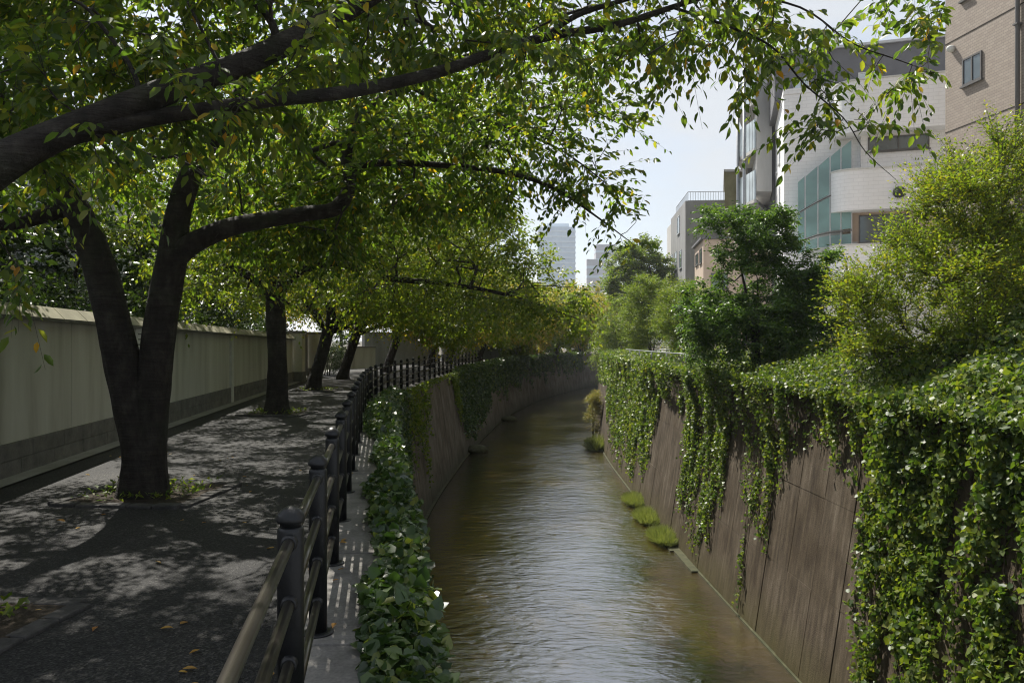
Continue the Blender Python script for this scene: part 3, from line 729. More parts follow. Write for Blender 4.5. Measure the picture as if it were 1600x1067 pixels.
# ================================================================== BUILDINGS on the right bank
def bld(name, label, loc): return empty(name, loc, label, 'building')
class Facade:
    """local frame: o corner on the ground, u along the face, n outwards"""
    def __init__(s, root, o, u, n): s.root = root; s.o = np.array([*o, 0.]); s.u = unit(np.array([*u, 0.])); s.n = unit(np.array([*n, 0.]))
    def pt(s, a, d, z): return s.o + s.u * a + s.n * d + np.array([0, 0, z])
    def block(s, name, a0, a1, d0, d1, z0, z1, mat, parent=None, bevel=0):
        m = MB(); m.para(s.pt(a0, d0, z0), s.u * (a1 - a0), s.n * (d1 - d0), (0, 0, z1 - z0)); return m.build(name, mat, parent or s.root, bevel=bevel)
    def window(s, a0, a1, z0, z1, d=0, panes=2, frame=None, glass=None, proud=.05):
        frame = frame or M['frame_dark']; glass = glass or M['glass']
        m = MB(); t = .06
        m.para(s.pt(a0, d + .003, z0), s.u * (a1 - a0), s.n * proud, (0, 0, t)); m.para(s.pt(a0, d + .003, z1 - t), s.u * (a1 - a0), s.n * proud, (0, 0, t))
        for k in range(panes + 1):
            x = a0 + (a1 - a0 - t) * k / panes; m.para(s.pt(x, d + .003, z0 + t), s.u * t, s.n * proud, (0, 0, z1 - z0 - 2 * t))
        w_ = m.build('window', frame, s.root)
        for k in range(panes):
            x = a0 + (a1 - a0 - t) * k / panes + t + .004
            m = MB(); m.para(s.pt(x, d + .004, z0 + t + .002), s.u * ((a1 - a0 - t) / panes - t - .008), s.n * .02, (0, 0, z1 - z0 - 2 * t - .004)); m.build('pane', glass, w_)
        m = MB(); m.para(s.pt(a0 - .06, d + .002, z0 - .07), s.u * (a1 - a0 + .12), s.n * (proud + .05), (0, 0, .066)); m.build('sill', frame, w_)
        return w_

# tan brick building
tb = bld('apartment_building', 'tan brick building with drainpipe at the right edge of the view', (19, 28, TOP_R))
f = Facade(tb, (16.25, 30), (.136, -1), (-1, -.136))
f.block('wall', 0, 22, -12, 0, TOP_R, 24, M['brick_tan'])
def tan_a(px):   # distance along the face that lies on the bearing of px
    k = (px - 800) / 1250; return (k * 30 - 16.25) / (f.u[0] - k * f.u[1])
def tan_z(px, py): 
    a = tan_a(px); return EYE + (535 - py) / 1250 * (30 + f.u[1] * a)
f.window(tan_a(1505), tan_a(1535), tan_z(1505, 139), tan_z(1505, 97), 0, 2)
f.window(tan_a(1503), tan_a(1517), tan_z(1503, 6), tan_z(1503, -50), 0, 1)
m = MB(); a_ = tan_a(1594); m.tube([f.pt(a_, .1, TOP_R), f.pt(a_, .1, 24)], .075, 10); dp = m.build('drainpipe', M['frame_dark'], tb, True)
for z in (6, 9, 12, 15): 
    m = MB(); m.para(f.pt(a_ - .1, 0.002, z), f.u * .2, f.n * .2, (0, 0, .06)); m.build('bracket', M['frame_dark'], dp)
m = MB(); c_ = f.pt(tan_a(1489), 0, tan_z(1489, 80)); m.tube([c_, c_ + f.n * .12, c_ + f.n * .2, c_ + f.n * .26], [.13, .13, .1, .03], 12); m.build('vent_cap', M['trim_white'], tb, True)
for py in (212, 75):
    m = MB(); a0, z0 = 0, tan_z(1477, py); m.para(f.pt(.0, .0, z0), f.u * 22, f.n * .012, (0, 0, .035)); m.build('expansion_joint', M['joint'], tb)

# white tiled building with curved balconies
wb = bld('apartment_building', 'white tiled building with rounded balconies and teal glass stair', (18, 45, TOP_R))
A = np.array([15.3, 45.0]); u = unit(np.array([7.7, -2.5])); n_ = np.array([u[1], -u[0]]); n_ = n_ if n_[1] < 0 else -n_
wv = np.array([.26, .966])
f = Facade(wb, A, u, n_)
def wp(px, d=0.0):     # along-face coordinate on the bearing px at offset d
    k = (px - 800) / 1250; o = A + n_ * d
    return (k * o[1] - o[0]) / (u[0] - k * u[1])
def wz(px, py, d=0.0):
    a = wp(px, d); return EYE + (535 - py) / 1250 * (A[1] + n_[1] * d + u[1] * a)
m = MB(); B_ = A + u * 18
zt = wz(1240, 142)
m.prism([tuple(A), tuple(B_), tuple(B_ + wv * 13), tuple(A + wv * 13)], TOP_R, zt - .3); m.build('wall', M['tile_white'], wb)
m = MB(); A2, B2 = A - u * .04 + n_ * .04, B_ + n_ * .04
m.prism([tuple(A2), tuple(B2), tuple(B_ + wv * 13), tuple(A2 + wv * 13)], zt - .298, zt); m.build('parapet', M['tile_white'], wb)
side = Facade(wb, A, wv, (-wv[1], wv[0]))
for a in (3.2, 6.0, 8.8):
    for z in (12.3, 9.4, 6.4): side.window(a, a + .8, z, z + 1.5, 0, 1, M['frame_alu'])
# rounded slabs
def rounded_band(name, px_left, d_out, r, z0, z1, mat, a_right=17.5, parent=None, inset=0):
    a0 = wp(px_left, d_out * .6) + inset; P = []
    P.append((a0, -.2)); 
    for k in range(15):
        t = math.pi - k * (math.pi / 2) / 14
        P.append((a0 + r + r * math.cos(t), d_out - r - inset + r * math.sin(t)))
    P.append((a_right, d_out - inset)); P.append((a_right, -.2))
    m = MB(); m.prism([tuple((f.o + f.u * a + f.n * d)[:2]) for a, d in P][::-1], z0, z1); return m.build(name, mat, parent or wb)
D1 = 1.6
z_a, z_b = wz(1390, 205, D1), wz(1350, 128, D1)
rounded_band('upper_balcony', 1304, D1, 1.2, z_a, z_b, M['tile_white'])
rounded_band('upper_balcony_rim', 1302, D1 + .05, 1.22, z_b + .002, z_b + .08, M['trim_white'])
z_c, z_d = wz(1340, 331, D1), wz(1340, 268, D1)
bal = rounded_band('balcony', 1295, D1, 1.2, z_c, z_d, M['tile_white'])
rounded_band('balcony_rim', 1294, D1 + .05, 1.22, z_d + .002, z_d + .08, M['trim_white'], parent=bal)
z_e, z_f = wz(1340, 470, D1), wz(1340, 386, D1)
bal2 = rounded_band('balcony', 1296, D1, 1.0, z_e, z_f, M['tile_white'])
rounded_band('balcony_rim', 1295, D1 + .05, 1.02, z_f + .002, z_f + .08, M['trim_white'], parent=bal2)
# recessed storeys between the bands
f.block('recess_wall', wp(1345, .5), 17.4, 0, .5, z_d + .1, z_a - .002, M['tile_white'])
f.window(wp(1356, .5), wp(1452, .5), wz(1400, 238, .5), z_a - .12, .5, 2, M['frame_dark'])
f.block('recess_wall', wp(1318, .5), 17.4, 0, .5, z_f + .1, z_c - .002, M['beige'])
f.window(wp(1342, .5), wp(1420, .5), wz(1390, 382, .5), z_c - .15, .5, 2, M['frame_dark'], M['glass'])
m = MB(); c_ = f.pt(wp(1330, .62), .62, 0); m.tube([c_ + np.array([0, 0, z_f]), c_ + np.array([0, 0, z_c])], .06, 8); m.build('downpipe', M['trim_white'], wb, True)
# teal glass stair enclosure
gs = empty('glass_stair', (0, 0, 0)); gs.parent = wb; gs.matrix_parent_inverse = parent_inv(wb)
gd = .9
for (pa, pb, ta, tb_, ba, bb) in [(1246, 1258, 288, 279, 400, 395), (1258, 1278, 279, 263, 395, 390), (1278, 1297, 263, 248, 390, 388), (1297, 1314, 248, 235, 388, 388), (1314, 1331, 235, 222, 388, 388)]:
    a0, a1 = wp(pa, gd) + .03, wp(pb, gd) - .03
    rows = [0, .5, .53, .84, .87, 1.0]
    for r0, r1, gl in ((0.0, .42, 'glass_teal'), (.45, .83, 'glass_teal'), (.88, 1.0, 'glass_teal')):
        zz = lambda px, t_, b_, r_: EYE + (535 - (t_ + (b_ - t_) * r_)) / 1250 * (A[1] + n_[1] * gd + u[1] * wp(px, gd))
        m = MB(); P0 = [f.pt(a0, gd, zz(pa, ta, ba, r1)), f.pt(a1, gd, zz(pb, tb_, bb, r1)), f.pt(a1, gd, zz(pb, tb_, bb, r0)), f.pt(a0, gd, zz(pa, ta, ba, r0))]
        P1 = [p - f.n * .03 for p in P0]; m.hexa(P1, P0); m.build('pane', M[gl], gs)
    m = MB(); m.para(f.pt(a1, gd - .06, zz(pb, tb_, bb, 1)), f.u * .05, f.n * .08, (0, 0, zz(pb, tb_, bb, 0) - zz(pb, tb_, bb, 1))); m.build('mullion', M['frame_alu'], gs)
    for r0 in (.425, .835):
        p0, p1 = f.pt(a0 - .03, gd - .05, zz(pa, ta, ba, r0 + .02)), f.pt(a1 + .03, gd - .05, zz(pb, tb_, bb, r0 + .02))
        m = MB(); m.para(p0, p1 - p0, f.n * .08, (0, 0, .07)); m.build('transom', M['frame_dark'], gs)
for k in range(5):
    a0 = wp(1250, 0) + k * .55; m = MB(); m.para(f.pt(a0, .05, z_e + 1.0 + k * .5), f.u * .7, f.n * .7, (0, 0, .12)); m.build('landing', M['concrete'], gs)
# grey penthouse set back
zt2 = wz(1340, 76, -2.0); m = MB()
A3 = A + np.array([wv[0], wv[1]]) * 2.0 - u * .4; m.prism([tuple(A3), tuple(A3 + u * 16), tuple(A3 + u * 16 + wv * 9), tuple(A3 + wv * 9)], zt - .02, zt2); ph = m.build('penthouse', M['grey_clad'], wb)
m = MB(); A4 = A3 - u * .15 + n_ * .15; m.prism([tuple(A4), tuple(A4 + u * 16.3), tuple(A4 + u * 16.3 + wv * 9), tuple(A4 + wv * 9)], zt2 + .002, zt2 + .14); m.build('roof_edge', M['frame_alu'], ph)
f2 = Facade(wb, A3, u, n_)
for pa, pb in ((1240, 1264), (1341, 1372)):
    k0, k1 = (pa - 800) / 1250, (pb - 800) / 1250
    a0 = (k0 * A3[1] - A3[0]) / (u[0] - k0 * u[1]); a1 = (k1 * A3[1] - A3[0]) / (u[0] - k1 * u[1])
    f2.window(a0, a1, zt + .1, zt + 1.15, 0, 2, M['trim_white'], M['glass_pale'])
# small dark rounded object at the balcony edge, not identified
c_ = f.pt(wp(1405, D1 + .2), D1 + .25, wz(1405, 303, D1 + .2))
m = MB(); m.lathe(c_, [(.02, -.32), (.2, -.28), (.32, -.1), (.3, .1), (.16, .24), (.02, .28)], 12); m.build('dark_round_object', M['dish'], wb, True)

# narrow building with glass balconies and steel posts
nb_ = bld('apartment_building', 'narrow concrete building with glass fronted balconies and slim steel posts', (16, 53, TOP_R))
f = Facade(nb_, (15.95, 52.5), (1, .1), (-.1, -1)); u3 = f.u
k = lambda px, Y: (px - 800) / 1250 * Y
fz = lambda py, Y=52.5: EYE + (535 - py) / 1250 * Y
m = MB(); m.prism([(k(1182, 52.5), 52.5), (k(1207, 52.5), 52.6), (k(1212, 58), 60), (k(1186, 58), 60)], fz(302), fz(96)); m.build('concrete_fin', M['concrete'], nb_)
m = MB(); m.prism([(k(1207, 52.9), 52.9), (k(1219, 53), 53), (k(1222, 58), 60), (k(1212, 58), 60)], TOP_R, fz(90)); m.build('shaft_wall', M['grey_clad'], nb_)
m = MB(); m.prism([(k(1168, 58), 58), (k(1205, 58), 58), (k(1215, 66), 68), (k(1180, 66), 68)], TOP_R, fz(110)); m.build('wall', M['concrete_mid'], nb_)
for py in (162, 238, 318):
    z = fz(py); P = [(k(1152, 56), 56), (k(1181, 52.6), 52.6), (k(1205, 58.5), 58.5), (k(1166, 62), 62)]
    m = MB(); m.prism(P, z, z + .22); b_ = m.build('balcony', M['concrete'], nb_)
    p0, p1 = np.array([k(1152, 56), 56, z + .222]), np.array([k(1181, 52.6), 52.6, z + .222])
    for j in range(6):
        m = MB(); q0 = p0 + (p1 - p0) * (j / 6 + .01); q1 = p0 + (p1 - p0) * ((j + 1) / 6 - .01); m.para(q0, q1 - q0, (.03, .03, 0), (0, 0, 1.9)); m.build('pane', M['glass_pale'], b_)
for px, Y, r_ in ((1163, 53.5, .11), (1153, 55.6, .1)):
    m = MB(); m.tube([(k(px, Y), Y, TOP_R), (k(px, Y), Y, fz(95))], r_, 10); m.build('steel_post', M['pole'], nb_, True)
ob = bld('building', 'olive rendered block between the grey building and the glass balconies', (17, 62, TOP_R))
m = MB(); m.prism([(k(1132, 60), 60), (k(1190, 60), 60), (k(1200, 66), 68), (k(1142, 66), 68)], TOP_R, fz(272, 60)); m.build('wall', M['olive'], ob)
m = MB(); m.prism([(k(1131, 59.8), 59.8), (k(1190, 59.8), 59.8), (k(1200, 66), 68.2), (k(1141, 66), 68.2)], fz(272, 60) + .002, fz(271, 60) + .12); m.build('roof_edge', M['concrete'], ob)

# grey building with roof railing
gb = bld('building', 'grey concrete building with roof railing and lit side windows', (16, 68, TOP_R))
C0 = np.array([k(1071, 66), 66.0]); fr = unit(np.array([1, -.08])); bk = unit(np.array([1.1, 14]))
gz = fz(317, 66)
m = MB(); m.prism([tuple(C0), tuple(C0 + fr * 7), tuple(C0 + fr * 7 + bk * 10), tuple(C0 + bk * 10)], TOP_R, gz); m.build('wall', M['concrete_mid'], gb)
m = MB(); m.prism([tuple(C0 + bk * 10.01 + fr * .1), tuple(C0 + fr * 7 + bk * 10.01), tuple(C0 + fr * 7 + bk * 14), tuple(C0 + bk * 14 + fr * .1)], TOP_R, fz(358, 79)); m.build('lower_wing', M['concrete'], gb)
fs_ = Facade(gb, C0, bk, (-bk[1], bk[0]))
for a, z0, z1 in ((3.6, fz(370, 71), fz(343, 71)), (2.2, fz(424, 70), fz(396, 70)), (5.4, fz(424, 72), fz(396, 72)), (8.4, fz(424, 74), fz(399, 74))):
    fs_.window(a, a + 1.5, z0, z1, 0, 1, M['frame_alu'], M['glass'])
rr = empty('roof_railing', (0, 0, 0)); rr.parent = gb; rr.matrix_parent_inverse = parent_inv(gb)
def roof_rail(p, q, n):
    for j in range(n + 1):
        c_ = p + (q - p) * j / n; m = MB(); m.tube([(c_[0], c_[1], gz), (c_[0], c_[1], gz + .78)], .018, 5); m.build('baluster', M['pole'], rr)
    for h in (.06, .78):
        m = MB(); m.tube([(p[0], p[1], gz + h), (q[0], q[1], gz + h)], .026, 6); m.build('top_rail', M['pole'], rr)
roof_rail(C0 + fr * .25 + bk * .3, C0 + fr * 5.2 + bk * .3, 24); roof_rail(C0 + fr * .25 + bk * .3, C0 + fr * .25 + bk * 8, 14)
bh = bld('house', 'beige house with dark windows below the grey building', (15, 56, TOP_R))
C1 = np.array([k(1099, 54), 54.0]); fr1 = unit(np.array([1, -.1])); bk1 = unit(np.array([.6, 5]))
hz = fz(377, 54)
m = MB(); m.prism([tuple(C1), tuple(C1 + fr1 * 5), tuple(C1 + fr1 * 5 + bk1 * 5.4), tuple(C1 + bk1 * 5.4)], TOP_R, hz); m.build('wall', M['beige'], bh)
m = MB(); o_ = C1 - fr1 * .2 - bk1 * .2; m.prism([tuple(o_), tuple(o_ + fr1 * 5.4), tuple(o_ + fr1 * 5.4 + bk1 * 5.9), tuple(o_ + bk1 * 5.9)], hz + .002, hz + .14); m.build('roof', M['grey_clad'], bh)
fb = Facade(bh, C1, bk1, (-bk1[1], bk1[0])); fb.window(.7, 2.0, fz(414, 55), fz(391, 55), 0, 1); fb.window(2.9, 4.6, fz(416, 57), fz(398, 57), 0, 2)
fc = Facade(bh, C1, fr1, (fr1[1], -fr1[0])); fc.window(.5, 1.6, fz(455, 54), fz(430, 54), 0, 2)

# far skyline
def far_block(name, px0, px1, top, Y, mat, label, floors, band=None, bow=0):
    r_ = bld(name, label, ((k(px0, Y) + k(px1, Y)) / 2, Y, 0)); x0, x1 = k(px0, Y), k(px1, Y); zt_ = fz(top, Y); dp_ = (x1 - x0) * .8
    P = [(x0, Y), *[(x0 + (x1 - x0) * t, Y - bow * math.sin(math.pi * t)) for t in np.linspace(.1, .9, 7)], (x1, Y), (x1, Y + dp_), (x0, Y + dp_)]
    m = MB(); m.prism(P, 0, zt_); m.build('wall', mat, r_)
    for j in range(1, floors):
        z = zt_ * j / floors; cx_, cy_ = (x0 + x1) / 2, Y + dp_ / 2
        m = MB(); m.prism([(cx_ + (x - cx_) * 1.02, cy_ + (y - cy_) * 1.02) for x, y in P], z, z + zt_ / floors * .3); m.build('floor_band', band or mat, r_)
    return r_, x0, x1, zt_, dp_
r_, x0, x1, zt_, dp_ = far_block('office_tower', 841, 899, 358, 620, M['tower'], 'glass office tower paled blue by haze far down the canal', 22, M['tower_band'], 3)
m = MB(); m.box(((x0 + x1) / 2 + 1, 630, zt_ + 1.6), ((x1 - x0) * .6, 14, 3.2)); m.build('roof_plant', M['tower_band'], r_)
far_block('apartment_block', 931, 962, 385, 420, M['tower_grey'], 'taller of two far grey blocks beside the round tree', 12, M['tower_band'])
far_block('apartment_block', 917, 934, 408, 400, M['tower_grey'], 'lower of two far grey blocks next to the tower', 9, M['tower_band'])
far_block('apartment_block', 880, 925, 468, 190, M['concrete_mid'], 'low grey block closing the canal view behind yellow trees', 4, M['concrete'])

# ================================================================== VEGETATION
def region(px0, px1, py0, py1, Y0, Y1, n):
    Y = rng.uniform(Y0, Y1, n); px = rng.uniform(px0, px1, n); py = rng.uniform(py0, py1, n)
    return np.stack([(px - 800) / 1250 * Y, Y, EYE + (535 - py) / 1250 * Y], 1)
def bearing(p): return 800 + 1250 * p[:, 0] / p[:, 1].clip(.2), 535 - 1250 * (p[:, 2] - EYE) / p[:, 1].clip(.2)

def finish(t, name, loc, label, cat, ntw, nleaf, size, aspect, droop, hang, T, mat, length=(.35, .75), up=.1, twig_geo=True, group=None, indiv=0, cond=None, keep=None, flare=.25, ground=0, flatn=.6, minr=0, bark=None, spread=.9):
    root = empty(name, loc, label, cat, group)
    put('trunk', t.trunk_mesh(flare, ground), root, bark or M['bark'])
    o = put('branches', t.branch_mesh(minr), root, M['branch']); o['kind'] = 'stuff'
    p0, d, Lt = t.twigs(ntw, length, up, spread)
    if keep is not None:
        q = keep(p0 + d * Lt[:, None] * .7); p0, d, Lt = p0[q], d[q], Lt[q]
    if twig_geo:
        o = put('twigs', twig_mesh(p0, d, Lt, droop), root, M['branch']); o['kind'] = 'stuff'
    p, a, n, l, w = twig_leaves(p0, d, Lt, nleaf, size, aspect, droop, hang, flatn=flatn)
    if indiv:
        idx = split_largest(p, l, indiv, cond)
        leaf_objects(leaf_proto('leaf', T_LEAF, mat), root, p[idx], a[idx], n[idx], l[idx], w[idx])
        msk = np.ones(len(p), bool); msk[idx] = False; p, a, n, l, w = p[msk], a[msk], n[msk], l[msk], w[msk]
    o = put('crown', leaf_mesh('crown', p, a, n, l, w, T), root, mat); o['kind'] = 'stuff'
    return root
def copy_tree(root, loc, rz, sc, label):
    r = root.copy(); col.objects.link(r); r.location = loc; r.rotation_euler = (0, 0, rz); r.scale = sc; r['label'] = label
    for ch in root.children:
        c = ch.copy(); col.objects.link(c); c.parent = r
    return r

# --- cherry whose trunk stands just outside the view on the left
t = Tree()
t.limb([(-3.5, 4.1, -.1, .27), (-3.5, 4.12, .6, .24), (-3.46, 4.2, 1.3, .22), (-3.38, 4.28, 1.9, .19), (-3.2, 4.38, 2.3, .15), P4(0, 262, 4.55, .11), P4(100, 210, 4.65, .092), P4(270, 142, 4.9, .08), P4(400, 95, 5.1, .076),
        P4(520, 32, 5.4, .07), P4(600, -15, 5.6, .06), P4(720, -90, 6, .04)], 7, 20)
t.limb([P4(60, 225, 4.6, .07), P4(150, 205, 4.7, .062), P4(240, 187, 4.85, .05), P4(400, 163, 5.1, .045), P4(550, 146, 5.4, .043), P4(680, 117, 5.7, .041), P4(760, 90, 5.9, .038), P4(850, 62, 6.1, .034), P4(960, 43, 6.3, .028), P4(1050, 15, 6.5, .022), P4(1130, -10, 6.7, .017)], 6, 12)
t.limb([P4(850, 62, 6.1, .024), P4(900, 28, 6.15, .022), P4(960, 8, 6.2, .019), P4(1060, -20, 6.3, .013)], 5, 8)
t.limb([P4(1050, 15, 6.5, .013), P4(1130, 42, 6.5, .011), P4(1205, 76, 6.45, .009), P4(1256, 134, 6.42, .0072), P4(1318, 188, 6.36, .005), P4(1352, 240, 6.33, .0036), P4(1400, 284, 6.3, .002)], 5, 6)
t.limb([P4(1130, -10, 6.7, .012), P4(1250, 15, 6.7, .009), P4(1330, 70, 6.7, .006), P4(1400, 96, 6.6, .005), P4(1462, 118, 6.6, .003)], 5, 6)
t.limb([P4(430, 85, 5.15, .03), P4(425, 40, 5.2, .026), P4(380, -10, 5.2, .02)], 4, 7)
t.limb([P4(225, 165, 4.8, .02), P4(200, 100, 4.9, .016), P4(140, 20, 5.0, .012)], 4, 6)
t.limb([P4(345, 110, 5.0, .014), P4(320, 60, 5.1, .011), P4(290, 0, 5.2, .009)], 4, 6)
tg = np.vstack([region(-250, 560, -260, 210, 4.6, 7.4, 230), region(560, 1080, -180, 120, 5.4, 8.0, 190), region(1060, 1210, -60, 70, 6.0, 7.4, 34),
                region(1120, 1290, 40, 150, 6.2, 6.7, 12), region(1250, 1400, 150, 215, 6.2, 6.6, 8), region(1210, 1290, 180, 250, 6.3, 6.5, 3), region(1250, 1470, -30, 110, 6.4, 7.2, 16), region(1400, 1480, 60, 150, 6.4, 6.8, 5),
                region(-100, 190, 215, 285, 4.5, 5.4, 9), region(-60, 40, 380, 470, 4.4, 5.0, 4), region(1350, 1360, 180, 200, 6.2, 6.4, 2)])
t.grow(tg, .3, .3, rt=.0036)
def keep0(q):
    px, py = bearing(q)
    dens = np.where(px > 1120, np.where(py < 120, .6, .38), 1.0)
    dens = np.where((px > 600) & (px < 1120), .78, dens); dens = np.where((py > 300) & (px > 300) & (px < 1140), .05, dens)
    dens = np.where((py < 330) & (px > 900) & (py > 230 + .0 * px) & (px < 1180), .25, dens)
    dens = np.where((px < 330) & (py > 320), .35, dens); dens = np.where((px > 1475), .0, dens)
    dens = np.where((px > 1180) & (py > 260), .25, dens)
    dens = np.where((px > 225) & (px < 560) & (py > 310) & (py < 430), .0, dens)
    return rng.uniform(0, 1, len(q)) < dens
finish(t, 'cherry_tree', (-3.5, 4.1, 0), 'foreground cherry tree reaching dark limbs across the top from beyond the left edge', 'tree', 3500, 11, .085, .5, .35, .7, T_CHERRY, M['leaf_near'], (.3, .6),
       group='cherry trees along the footpath', indiv=300, cond=lambda px, py: (px > 1000), keep=keep0, spread=.8)

# --- the forked cherry
t = Tree()
t.limb([P4(225, 812, 8.3, .235), P4(225, 775, 8.3, .225), P4(222, 700, 8.3, .2), P4(209, 640, 8.3, .19), P4(197, 590, 8.28, .18), P4(176, 500, 8.2, .165), P4(155, 420, 8.2, .155), P4(127, 350, 8.15, .145), P4(92, 290, 8.1, .13), P4(40, 215, 8.0, .11), P4(-30, 130, 7.9, .08), P4(-120, 40, 7.9, .05)], 7, 22)
t.limb([P4(227, 790, 8.31, .22), P4(229, 740, 8.32, .21), P4(235, 660, 8.33, .18), P4(242, 590, 8.34, .17), P4(252, 500, 8.36, .165), P4(262, 440, 8.38, .16), P4(270, 395, 8.38, .15), P4(277, 340, 8.4, .125), P4(300, 270, 8.5, .115), P4(335, 215, 8.7, .1), P4(380, 140, 9, .08), P4(430, 60, 9.3, .05)], 7, 20)
t.limb([P4(262, 420, 8.37, .13), P4(300, 385, 8.32, .11), P4(370, 356, 8.3, .095), P4(470, 338, 8.4, .08), P4(525, 328, 8.5, .078), P4(546, 290, 8.6, .07), P4(542, 235, 8.7, .065), P4(572, 175, 8.9, .055), P4(640, 138, 9.1, .045), P4(730, 90, 9.4, .03)], 6, 14)
t.limb([P4(545, 280, 8.6, .045), P4(580, 259, 8.7, .038), P4(700, 262, 8.9, .032), P4(800, 275, 9.1, .025), P4(870, 300, 9.2, .018), P4(930, 340, 9.3, .011), P4(990, 385, 9.4, .004)], 6, 10)
t.limb([P4(112, 325, 8.12, .09), P4(60, 343, 8.0, .075), P4(0, 354, 7.8, .06), P4(-90, 345, 7.7, .04)], 5, 10)
t.limb([P4(640, 138, 9.1, .03), P4(720, 180, 9.2, .024), P4(800, 205, 9.3, .018), P4(880, 240, 9.3, .012), P4(960, 300, 9.3, .005)], 5, 8)
tg = np.vstack([ell((-4.2, 9.0, 4.7), (4.6, 3.6, 2.3), 620), region(540, 820, 120, 330, 8.0, 11, 130), region(790, 985, 60, 250, 8.5, 10.5, 46), region(900, 990, 290, 345, 9.1, 9.5, 5), region(840, 960, 240, 290, 9, 9.6, 9), region(300, 560, 200, 400, 9.0, 11.5, 90)])
px, py = bearing(tg); ok = ~((px > 40) & (px < 330) & (py > 330)) & (py < 430 - .0 * px) & ~((px > 800) & (py > 290 + .3 * (px - 850).clip(0))) & (tg[:, 1] > 5.6) & (tg[:, 2] > 2.2)
t.grow(np.vstack([tg[ok], region(860, 930, 290, 335, 9.1, 9.4, 5), region(930, 1000, 340, 385, 9.2, 9.4, 4)]), .35, .3, rt=.004)
def keep1(q):
    px, py = bearing(q); dens = np.ones(len(q))
    dens = np.where((px > 560) & (py < 300), .75, dens); dens = np.where((px > 790) & (py > 310), .4, dens)
    dens = np.where((px > 90) & (px < 300) & (py > 420), .04, dens)
    dens = np.where((py > 440), .12, dens); dens = np.where((px > 225) & (px < 560) & (py > 300) & (py < 430) & (q[:, 1] < 8.75), .08, dens)
    return rng.uniform(0, 1, len(q)) < dens
finish(t, 'cherry_tree', (-3.8, 8.3, 0), 'cherry tree with thick dark trunk forked low into a V', 'tree', 6600, 11, .089, .5, .3, .5, T_CHERRY, M['leaf'], (.3, .65), group='cherry trees along the footpath', keep=keep1, indiv=0, spread=.85)

# --- second cherry
t = Tree()
t.limb([P4(433, 675, 17.6, .27), P4(433, 645, 17.6, .24), P4(434, 580, 17.6, .215), P4(432, 510, 17.6, .21), P4(428, 460, 17.6, .19), P4(415, 400, 17.5, .14), P4(390, 330, 17.3, .1), P4(360, 270, 17.2, .06)], 6, 16)
t.limb([P4(432, 470, 17.6, .14), P4(450, 440, 17.6, .12), P4(480, 422, 17.5, .1), P4(530, 414, 17.4, .09), P4(600, 437, 17.2, .07), P4(700, 447, 17.1, .05), P4(800, 466, 17.0, .035), P4(905, 502, 17.0, .01)], 6, 12)
t.limb([P4(432, 470, 17.6, .15), P4(440, 420, 17.8, .13), P4(470, 350, 18.3, .1), P4(520, 280, 18.8, .07), P4(580, 220, 19.2, .04)], 5, 10)
t.limb([P4(430, 475, 17.6, .12), P4(405, 445, 17.2, .1), P4(350, 415, 16.6, .07), P4(280, 400, 16.2, .03)], 5, 10)
t.limb([P4(790, 462, 17, .016), P4(830, 450, 17, .012), P4(900, 452, 17, .005)], 4, 6)
tg = np.vstack([ell((-4.6, 17.6, 4.7), (5.0, 4.6, 2.7), 520), region(560, 880, 330, 500, 16, 19.5, 150), region(640, 800, 290, 360, 17, 21, 30)])
px, py = bearing(tg); ok = (py < 505) & (tg[:, 2] > 2.15) & ~((px > 780) & (py < 330 + .9 * (px - 780))) & ~((px > 395) & (px < 470) & (py > 480))
t.grow(np.vstack([tg[ok], region(790, 915, 462, 520, 16.6, 17.4, 14)]), .5, .3, rt=.0055)
finish(t, 'cherry_tree', (-5.17, 17.6, 0), 'second cherry in the row, upright trunk with a long low branch over the canal', 'tree', 8600, 10, .098, .52, .3, .4, T_RHOMB, M['leaf_mid'], (.35, .8), group='cherry trees along the footpath', twig_geo=False, minr=.006)

# --- two more builds shared by the rest of the row
def row_tree(lean, seed, mat, label, loc, turn=1.0):
    t = Tree(); x, y = 0, 0
    t.limb([(0, 0, -.2, .27), (0, 0, .2, .23), (.1 + lean * .25, 0, 1.0, .2), (.12 + lean * .6, .05, 1.8, .19), (.1 + lean * .9, .1, 2.4, .16), (-.2 + lean, .3, 3.4, .11), (-.6 + lean, .4, 4.6, .07)], 5, 14)
    b = np.array([.12 + lean * .6, .05, 1.75])
    for e, h, r_ in (((5.0, -.6), 1.0, .1), ((3.6, 2.6), 2.2, .09), ((2.8, -3.0), 1.6, .09), ((-2.6, -2.2), 2.2, .09), ((-3.0, 2.2), 2.4, .08), ((1.2, .4), 3.6, .09)):
        e = np.array(e); P = []
        for u_ in (0, .25, .5, .75, 1):
            P.append((b[0] + e[0] * u_, b[1] + e[1] * u_ + .2 * math.sin(5 * u_ + seed), b[2] + .1 + h * (1 - (1 - u_) ** 2.2) - .35 * u_ ** 3, r_ * (1 - .8 * u_)))
        t.limb(P, 4, 9)
    tg = np.vstack([ell((1.2, 0, 4.4), (5.4, 4.6, 2.2), 560), ell((4.3, 0, 2.7), (2.3, 3.0, 1.1), 130)])
    tg = tg[((tg[:, 2] > 2.0 + .12 * abs(tg[:, 0] - 1)) | (tg[:, 0] > 3.2)) & ~((abs(tg[:, 0]) < 1.2) & (tg[:, 2] < 2.6))]
    t.grow(tg, .5, .3, rt=.0055)
    root = finish(t, 'cherry_tree', (0, 0, 0), label, 'tree', 8200, 9, .13, .52, .3, .4, T_RHOMB, mat, (.35, .8), group='cherry trees along the footpath', twig_geo=False, minr=.008)
    root.location = loc
    for c in root.children: c.matrix_parent_inverse = Matrix.Identity(4)
    return root
